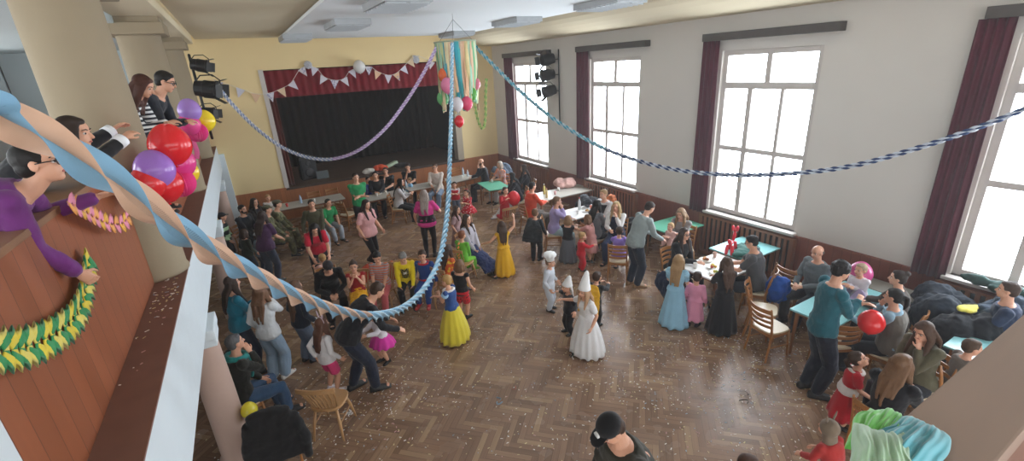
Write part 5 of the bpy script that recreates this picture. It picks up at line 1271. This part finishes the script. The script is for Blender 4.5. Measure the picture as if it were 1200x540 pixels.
tube(b, path([c + Vector((.12, 0, .02)), c + Vector((.13, 0, -.12)), c + Vector((.1, .02, -.22))], 12), [(.03, .005)]*13, 6); tag(finish('paper_tassel_hanging', b, fabric('#e36aa0'), None), 'pink paper tassel hanging under the farther balloon cluster', 'decoration')
balloon(atz(602, 232, 1.0), .175, '#cf1f2a', 'round red balloon held by the boy in red at the window wall table', None, 1.1)
balloon(atz(1021, 377, 1.15), .14, '#e02a2c', 'round bright red balloon in front of the woman in the knit vest', None, 1.1)
balloon(atz(1008, 320, 1.1), .16, '#c24f86', 'dusty pink balloon behind the small child held by the man in teal', None, 1.15)
balloon(aty(292, 480, 5.35), .09, '#e3d23c', 'yellow balloon lying on the black coat by the lower column', None, 1.1)
balloon(atz(470, 367, .6), .075, '#b99ad0', 'small lilac balloon on the lap of the woman in the dark blue gown', None, 1.1).location = atz(545, 292, .62)
# balloon animal on the turquoise table
t = thing('balloon_animal', 'twisted red balloon animal on the turquoise table under the window', 'balloon', (7.35, 4.86, .75), .4)
m = simple('balloon #d8283a', '#d8283a', .18, var=.03)
for nm, c0, c1 in (('body', (-.1, 0, .2), (.1, 0, .2)), ('leg', (-.12, .04, .18), (-.14, .05, .02)), ('leg', (-.12, -.04, .18), (-.14, -.05, .02)), ('leg', (.12, .04, .18), (.14, .05, .02)), ('leg', (.12, -.04, .18), (.14, -.05, .02)), ('neck', (.13, 0, .22), (.2, 0, .34)), ('head', (.22, 0, .36), (.3, 0, .34)), ('ear', (.2, .03, .38), (.19, .04, .46)), ('ear', (.2, -.03, .38), (.19, -.04, .46)), ('tail', (-.14, 0, .23), (-.24, 0, .33))):
    b = BM(); tube(b, [c0, Vector(c0).lerp(Vector(c1), .5), c1], [.026, .033, .026], 12); finish(nm, b, m, t, True)
# ---------------------------------------------------------------- hoop with crepe ribbons under the ceiling
HOOP = Vector((4.3, 9.25, 5.02)); HRAD = .42
HOOP = aty(533, 49, 9.25)
t = thing('ribbon_hoop_hanging', 'hoop hanging from the ceiling with long pastel crepe ribbons', 'decoration', HOOP)
b = BM(); tube(b, [(HRAD*math.cos(a), HRAD*math.sin(a), 0) for a in [2*PI*i/40 for i in range(41)]], .014, 8, dome=False); finish('hoop', b, simple('hoop', '#9aa58a'), t, True)
b = BM()
for k in range(3):
    a = k*2*PI/3; tube(b, [(HRAD*math.cos(a), HRAD*math.sin(a), 0), (0, 0, (ZC-HOOP.z)*.8)], .004, 5)
tube(b, [(0, 0, (ZC-HOOP.z)*.8), (0, 0, ZC-HOOP.z)], .004, 5); finish('hanger_wire', b, simple('wire', '#6a6a68'), t)
RC = ['#3f9fb0', '#7fb98a', '#e0b58f', '#c9d29a', '#e3bfa0', '#e0c2a0', '#9fcbb0', '#4fb0b4', '#e3d3a8', '#d8c48e']
rnd = random.Random(3)
for k in range(44):
    a = 2*PI*k/44; L = rnd.uniform(.95, 1.4); w = rnd.uniform(.03, .055); ph = rnd.uniform(0, 6)
    b = BM(); o = Vector((HRAD*math.cos(a), HRAD*math.sin(a), 0)); tg = Vector((-math.sin(a), math.cos(a), 0)); nr = Vector((math.cos(a), math.sin(a), 0)); rings = []
    for i in range(15):
        s = i/14; tw = .9*math.sin(ph+s*3)*s; d = tg*math.cos(tw) + nr*math.sin(tw); n = nr*math.cos(tw) - tg*math.sin(tw)
        c = o + Vector((0, 0, -L*s)) + nr*(.03*math.sin(ph+s*6)*s - .05*s) + tg*(.03*math.sin(ph*1.7+s*4)*s)
        rings.append([c + d*w + n*.0015, c - d*w + n*.0015, c - d*w - n*.0015, c + d*w - n*.0015])
    loft(b, rings); finish('ribbon', b, fabric(RC[(k*7+k//3) % 10]), t, True)
for px, py, r, col, dy, l in [(521, 88, .13, '#d9632f', -.1, 'orange balloon at the edge of the ribbon hoop'), (524, 100, .13, '#d77a9a', -.35, 'pink balloon among the ribbons on the stage side'), (519, 115, .13, '#5fae6a', .2, 'green balloon at the lower stage side of the hoop'), (552, 110, .13, '#4f9c3c', -.25, 'bright green balloon low on the window side of the hoop'), (557, 98, .11, '#d77a8a', -.2, 'small pink balloon at the window side edge of the hoop'), (547, 121, .12, '#d9486c', -.4, 'deep pink balloon under the ribbons'), (536, 122, .12, '#d3cdd0', -.45, 'white balloon under the ribbons'), (538, 142, .1, '#d3202c', -.42, 'small red balloon hanging lowest under the hoop')]:
    balloon(aty(px, py, HOOP.y+dy), r, col, l, 'balloons under the ribbon hoop', 1.2, 0, .0).name = 'balloon_hanging'
for o in list(COL.objects):
    pass
# ---------------------------------------------------------------- twisted crepe streamers
def streamer(label, pts, w, cols, turns, n=260, fade=None, parts=('strand', 'strand'), th=.003):
    cl = path(pts, n); t = thing('streamer_hanging', label, 'streamer', cl[0])
    L = [0.0]
    for a, b_ in zip(cl, cl[1:]): L.append(L[-1]+(b_-a).length)
    for si in range(2):
        b = BM(); rings = []
        for k in range(n+1):
            tg = cl[min(k+1, n)] - cl[max(k-1, 0)]; r, u = frame_of(tg, Vector((0, 0, 1)))
            s = L[k]/L[-1]; ww = w(s) if callable(w) else w
            a = turns(s)*2*PI + si*PI/2 if callable(turns) else turns*s*2*PI + si*PI/2
            d = r*math.cos(a) + u*math.sin(a); nn = u*math.cos(a) - r*math.sin(a); c = cl[k]-cl[0]
            ww2 = ww*.5
            rings.append([c + d*ww2 + nn*th*.5, c - d*ww2 + nn*th*.5, c - d*ww2 - nn*th*.5, c + d*ww2 - nn*th*.5])
        c1 = cols[si]
        if len(c1) == 1: loft(b, rings); finish(parts[si], b, fabric(c1[0]), t, True)
        else:
            cut = int(n*fade); loft(b, rings[:cut+1]); finish(parts[si], b, fabric(c1[0]), t, True)
            b = BM(); loft(b, rings[cut:]); finish(parts[si], b, fabric(c1[1]), t, True)
    return t
def plane_pts(A, B, pix):
    """points of a hanging line in the upright plane through A and B, seen along the given picture rays"""
    d = B - A; nrm = Vector((d.y, -d.x, 0)); out = []
    for px, py in pix:
        r = ray(px, py); k = nrm.dot(A-CAM)/nrm.dot(r); out.append(CAM + r*k)
    return out
A0 = CAM + ray(-40, 110)*1.75
H_near = HOOP + Vector((-.05, -HRAD, 0))
pix1 = [(-40, 104), (0, 135), (50, 160), (100, 191), (150, 224), (200, 264), (255, 300), (300, 325), (350, 350), (400, 367), (440, 371), (475, 360), (500, 335), (516, 300), (524, 250), (527, 190), (529, 120), (530, 50)]
S1 = plane_pts(A0, H_near, pix1)
S1 = [CAM + ray(-330, -60)*1.55, CAM + ray(-170, 30)*1.62] + S1
streamer('long twisted crepe streamer in peach and light blue sagging across the hall from the gallery', S1, lambda s: .075+.115*(1-s)**1.4, (['#7fa9c4', '#8fbdd6'], ['#d3ab90', '#c3dbe6']), lambda s: 9*s + 14*s*s*s, 520, .62)
A2 = Vector((pA.x+.15, YL, 4.15)); H2 = HOOP + Vector((-HRAD, 0, 0))
S2 = plane_pts(A2, H2, [(258, 105), (275, 125), (300, 150), (330, 172), (360, 184), (390, 186), (420, 176), (450, 152), (475, 120), (495, 88), (512, 55)])
streamer('twisted lilac and blue white streamer looping from the stage lamps to the hoop', S2, .075, (['#94a6cc', '#bd9fd2'], ['#e6e8ec', '#e2d6ec']), 34, 520, .5)
H3 = HOOP + Vector((HRAD, .0, 0)); A3 = Vector((XW-.1, .9, 0)); A3 = atx(1215, 122, XW-.1)
S3 = plane_pts(H3, A3, [(553, 50), (580, 78), (610, 107), (650, 140), (700, 170), (750, 189), (800, 200), (860, 205), (930, 203), (1000, 194), (1080, 172), (1150, 148), (1215, 122)])
streamer('twisted teal then navy and white streamer running from the hoop past the windows', S3, .075, (['#4fa9bd', '#31466f'], ['#c9d8dc', '#d3d9e2']), 29, 560, .35)
c0 = aty(556, 92, 12.5); S4 = [aty(*q, 12.5) for q in ((553, 90), (555, 110), (558, 132), (563, 148), (567, 149), (569, 135), (569, 115), (570, 92))]
streamer('short green and yellow streamer loop hanging beyond the hoop', S4, .085, (['#8fbf6a'], ['#d9d88a']), 9, 200)
# garland of green and yellow crepe on the parapet, pink one beside it
def garland(label, pts, w, cols, n):
    cl = path(pts, n); t = thing('paper_garland_hanging', label, 'garland', cl[0])
    for k in range(n):
        a, b_ = cl[k], cl[k+1]; tg = (b_-a).normalized(); r, u = frame_of(tg, Vector((1, 0, 0)))
        for s in (-1, 1):
            b = BM(); side = u*s
            pts_ = [a-cl[0] - side*.01, a-cl[0] + side*w*.75 + tg*w*.55 + r*.012, a-cl[0] + tg*w*1.25 + side*.012 + r*.006]
            tube(b, path(pts_, 8), [(.006+w*.42*math.sin(PI*(i+.6)/9.4), .006) for i in range(9)], 10, ref=r.cross(tg) if False else tg)
            finish('paper_link', b, fabric(cols[(k + (s > 0)) % len(cols)]), t, True)
    return t
GP = [atx(px, py, -1.02) for px, py in ((103, 300), (100, 325), (95, 352), (83, 375), (62, 392), (35, 405), (8, 411), (-30, 412))]
garland('green and yellow folded crepe garland draped on the wooden gallery parapet', GP, .085, ['#2f8a52', '#d8c23c', '#2f8a52', '#d8c860'], 21)
GP2 = [atx(px, py, -.98) for px, py in ((80, 238), (95, 246), (110, 255), (126, 262), (142, 262), (150, 252))]
garland('short pink and yellow paper garland on the parapet beside the child in purple', GP2, .06, ['#e68fa8', '#eaa35a', '#e68fa8', '#e9b04a'], 13)
# bunting over the stage
t = thing('bunting_hanging', 'string of pale triangular flags swagged across the stage valance', 'bunting', (0, YS-.06, 0))
FL = [(256, 101), (282, 110), (300, 116), (316, 115), (329, 110), (341, 103), (353, 86), (369, 85), (380, 96), (392, 100), (403, 98), (412, 88), (432, 84), (443, 90), (455, 94), (464, 92), (472, 85), (480, 77), (487, 71), (506, 78)]
FC = ['#d6c3a0', '#c5c4cf', '#d9b593', '#c9c8d2', '#d9c0a0', '#c9c6d0', '#c9c2c6', '#c9c6d0', '#cfcbd2', '#c9c6d0', '#cfcbd2', '#c9c6d0', '#cfcbd2', '#d9b593', '#c9c6d0', '#d9b593', '#cbc9d6', '#d9c0a0', '#c9c0b6', '#cdc6cc']
pts = [aty(px, py-6, YS-.06) - Vector((0, YS-.06, 0)) for px, py in FL]
b = BM(); tube(b, path(pts, 120), .006, 5); finish('string', b, simple('white string', '#d8d4cc'), t)
for i, c in enumerate(pts):
    b = BM(); w = .12; a = pts[max(0, i-1)]; e = pts[min(len(pts)-1, i+1)]; d = (e-a); d.y = 0; d.normalize(); dn = Vector((d.z, 0, -d.x)); dn = dn if dn.z < 0 else -dn
    tri = [c - d*w, c + d*w, c + dn*.27]
    loft(b, [[q + Vector((0, y, 0)) for q in tri] for y in (-.004, .004)]); finish('flag', b, fabric(FC[i], 'floral', '#9a97ae') if i % 3 == 0 else fabric(FC[i]), t)
for px, py, r, l in ((361, 76, .11, 'grey paper rosette with a star over the stage, first from the gallery'), (488, 70, .11, 'small pale paper rosette over the stage near the hoop')):
    b = BM(); c = aty(px, py, YS-.08); n = 20
    loft(b, [[c + Vector((rr*math.cos(g)*(1+.12*(i % 2)), y+(.02 if i % 2 else 0), rr*math.sin(g)*(1+.12*(i % 2)))) for i, g in enumerate([2*PI*q/n for q in range(n)])] for y, rr in ((.02, r), (-.02, r*.9), (-.04, r*.3))]); tag(finish('paper_rosette_hanging', b, fabric('#b9b9c0')), l, 'decoration')
balloon(aty(421, 78, YS-.2), .19, '#d5d3d0', 'round white balloon above the middle of the stage valance', None, 1.05).name = 'balloon_hanging'
# tulle on the gallery rail below the camera: rumpled sheets with many folds
def tmat(col):
    t = NT('tulle'); c = lin(col); mp = t.n('ShaderNodeMapping'); mp.inputs['Scale'].default_value = (6, 60, 20); t.L.new(t.coord(), mp.inputs[0]); f = t.noise(1, 3, mp.outputs[0])
    t.color(t.mix(f, shade(c, .75), shade(c, 1.3))); t.b.inputs['Roughness'].default_value = .6; t.b.inputs['Alpha'].default_value = .82; t.b.inputs['Sheen Weight'].default_value = .4; t.bump(f, .4, .002)
    return t.m
def tulle(label, c, along, across, h, col, seed):
    """a sheet bunched along ALONG, falling off to both sides, with folds running lengthwise"""
    A, B_ = Vector(along), Vector(across); nu, nv = 46, 60; b = BM(); lay = []
    for q in (0, .0012):
        grid = []
        for i in range(nu+1):
            u = i/nu*2-1; row = []
            for j in range(nv+1):
                v = j/nv*2-1
                env = math.cos(u*PI/2)**.55*math.cos(v*PI/2)**.5 if abs(u) < 1 and abs(v) < 1 else 0
                fold = .16*math.sin(v*13 + seed + 1.6*math.sin(u*2+seed)) + .1*math.sin(v*29+u*4+seed*3) + .35*noise.noise(Vector((u*1.5+seed, v*2.2, seed)))
                wob = 1 + .22*noise.noise(Vector((u*1.7, v*1.3, seed*2)))
                row.append(b.verts.new(Vector(c) + A*u*wob + B_*v*wob*(1-.25*u*u) + Vector((0, 0, h*(env*(1+fold)) - h*.25 + q))))
            grid.append(row)
        lay.append(grid)
    for g in lay:
        for i in range(nu):
            for j in range(nv): b.faces.new((g[i][j], g[i+1][j], g[i+1][j+1], g[i][j+1]))
    o = finish('tulle_cloth', b, tmat(col), None, True); return tag(o, label, 'tulle')
tulle('bright green tulle at the back of the bunch on the rail cap', atz(1030, 505, 3.655), (.07, .012, 0), (-.015, .035, 0), .022, '#62b84e', 2)
tulle('teal blue tulle bunched across the rail cap below the camera', atz(1062, 522, 3.666), (.085, .008, 0), (-.02, .04, 0), .024, '#4796a3', 1.3)
tulle('pale grey green tulle nearest the camera on the rail cap', atz(1035, 541, 3.68), (.075, .035, 0), (.03, -.035, 0), .024, '#93b394', 3.7)
# phone of the woman in the olive sweater
# confetti on the floor and the ledge
CF = [simple('confetti white', '#f0ebe2', .8), simple('confetti yellow', '#dccb98', .8), simple('confetti pink', '#c79a94', .8), simple('confetti blue', '#a3b4c0', .8)]
rnd = random.Random(11); b = BM()
def bits(cx, cy, sx, sy, n, z=.001, lim=None):
    for _ in range(n):
        x, y = rnd.gauss(cx, sx), rnd.gauss(cy, sy)
        if not lim and (x < -3 or x > XW-.2 or y > YS-.3 or y < .5): continue
        if lim and not (lim[0] < x < lim[1] and lim[2] < y < lim[3]): continue
        a = rnd.uniform(0, PI); l = rnd.uniform(.004, .016); w = rnd.uniform(.0025, .006); d = Vector((math.cos(a), math.sin(a), 0)); n_ = Vector((-d.y, d.x, 0)); c = Vector((x, y, z)); h = rnd.uniform(.001, .004)
        loft(b, [[c + d*l + n_*w + Vector((0, 0, q)), c - d*l + n_*w + Vector((0, 0, q)), c - d*l - n_*w + Vector((0, 0, q)), c + d*l - n_*w + Vector((0, 0, q))] for q in (0, h)], mi=rnd.choice((0, 0, 0, 1, 1, 2, 3)))
bits(3, 5.5, 2.2, 2.2, 1500); bits(1.0, 6.3, .8, .8, 420); bits(.3, 5.4, .8, .5, 300); bits(4.4, 5.2, 1.0, 1.0, 420); bits(5.8, 2.9, .8, .7, 380); bits(4.5, 3.0, 1.3, 1.0, 800); bits(6.2, 3.3, .5, .4, 160); bits(4, 9.5, 2.4, 2.4, 350); bits(1.8, 10.5, 1, 1, 150); bits(3, 13, 2, .6, 120)
o = finish('confetti', b, CF); o['kind'] = 'stuff'; tag(o, 'scraps of paper confetti scattered over the parquet floor', 'confetti')
b = BM(); bits(-.93, 5.0, .06, .9, 70, 2.541, (-1.03, -.83, 3.0, 5.4)); bits(-.93, 4.7, .06, .25, 40, 2.541, (-1.03, -.83, 3.0, 5.4))
o = finish('ledge_confetti', b, CF); o['kind'] = 'stuff'; tag(o, 'paper scraps lying on the brown gallery ledge', 'confetti')
def curl(c, label, cols, n, r):
    rnd2 = random.Random(int(c[0]*100)); b = BM()
    for k in range(n):
        a = rnd2.uniform(0, 6); p0 = Vector((rnd2.uniform(-r, r)*.5, rnd2.uniform(-r, r)*.5, .012)); pts = [p0 + Vector((math.cos(a+i*.7)*r*.12*i, math.sin(a+i*.7)*r*.12*i, .008+.02*abs(math.sin(i+k)))) for i in range(5)]
        tube(b, path(pts, 14), [(.009, .002)]*15, 6, mi=k % len(cols))
    o = finish('streamer_scraps', b, [fabric(q) for q in cols], None, True, (c[0], c[1], 0)); o['kind'] = 'stuff'; return tag(o, label, 'paper scraps')
curl(atz(333, 490), 'heap of blue and white streamer scraps on the floor by the black coat', ['#8fb2c4', '#d3d6d4'], 16, .22)
curl(atz(683, 418), 'brown and white streamer scraps at the feet of the girl in white', ['#8a6a5a', '#c9c0b8'], 14, .25)
curl(atz(408, 487), 'white paper scraps by the leg of the spindle back chair', ['#d3d0cc', '#c4bfba'], 8, .1)
curl(atz(585, 473), 'single blue grey streamer scrap on the open floor', ['#7f93a3'], 2, .14)
curl(atz(598, 463), 'single brown red streamer scrap on the open floor', ['#9a5a44'], 1, .16)
curl(atz(878, 471), 'dark curved streamer scrap on the shiny floor', ['#4a3a30'], 2, .2)
# ================================================================= LIGHT
wd = bpy.data.worlds.new('world'); scene.world = wd; wd.use_nodes = True
nt = wd.node_tree; bg = nt.nodes['Background']; bg.inputs[0].default_value = (.93, .97, 1.0, 1); bg.inputs[1].default_value = 3.0
for k, (a, b_) in enumerate(WINS):
    ld = bpy.data.lights.new('window_daylight', 'AREA'); ld.shape = 'RECTANGLE'; ld.size = ZS1-ZS0; ld.size_y = b_-a
    ld.energy = 250; ld.color = (.93, .97, 1.0)
    lo = bpy.data.objects.new('window_daylight', ld); COL.objects.link(lo); lo.location = (XW+.45, (a+b_)/2, (ZS0+ZS1)/2); lo.rotation_euler = (0, PI/2, 0)
    lo.visible_camera = True
    d = Vector((-1, 0, 0)); lo.rotation_euler = d.to_track_quat('-Z', 'Z').to_euler()
for k in range(5):  # fill lights added on the unseen side of the gallery
    ld = bpy.data.lights.new('gallery_fill_light', 'AREA'); ld.shape = 'RECTANGLE'; ld.size = 2.5; ld.size_y = 1.6; ld.energy = 50; ld.color = (.95, .98, 1.0)
    lo = bpy.data.objects.new('gallery_fill_light', ld); COL.objects.link(lo); lo.location = (XL-.1, 1.0+k*3.0, 4.15); lo.rotation_euler = Vector((1, 0, 0)).to_track_quat('-Z', 'Z').to_euler()
scene.view_settings.view_transform = 'Standard'; scene.view_settings.look = 'None'; scene.view_settings.gamma = 1; scene.view_settings.use_curve_mapping = False
scene.view_settings.exposure = .32
scene.cycles.use_denoising = True
scene.cycles.max_bounces = 8; scene.cycles.diffuse_bounces = 5; scene.cycles.transparent_max_bounces = 12
# ---------------------------------------------------------------- settle the voxel surfaces into plain meshes
bpy.context.view_layer.update()
dg = bpy.context.evaluated_depsgraph_get()
for o in [o for o in COL.objects if o.type == 'MESH' and o.modifiers]:
    me = bpy.data.meshes.new_from_object(o.evaluated_get(dg)); old = o.data
    o.modifiers.clear(); o.data = me
    me.polygons.foreach_set('use_smooth', [True]*len(me.polygons))
# thin scattering volume added to imitate the veil of lens glare from the windows
bm = BM(); box(bm, XL-.6, XW+1.2, -3.5, YS+5, -.5, 6.5)
t = NT('glare_haze'); t.N.remove(t.b); v = t.n('ShaderNodeVolumePrincipled'); v.inputs['Density'].default_value = .0025; v.inputs['Anisotropy'].default_value = .5; v.inputs['Color'].default_value = (1, 1, 1, 1)
t.L.new(v.outputs[0], t.N['Material Output'].inputs['Volume'])
o = finish('glare_haze', bm, t.m); o['kind'] = 'stuff'; tag(o, 'thin scattering volume added to imitate lens glare across the hall', 'glare_haze')
scene.cycles.volume_bounces = 1
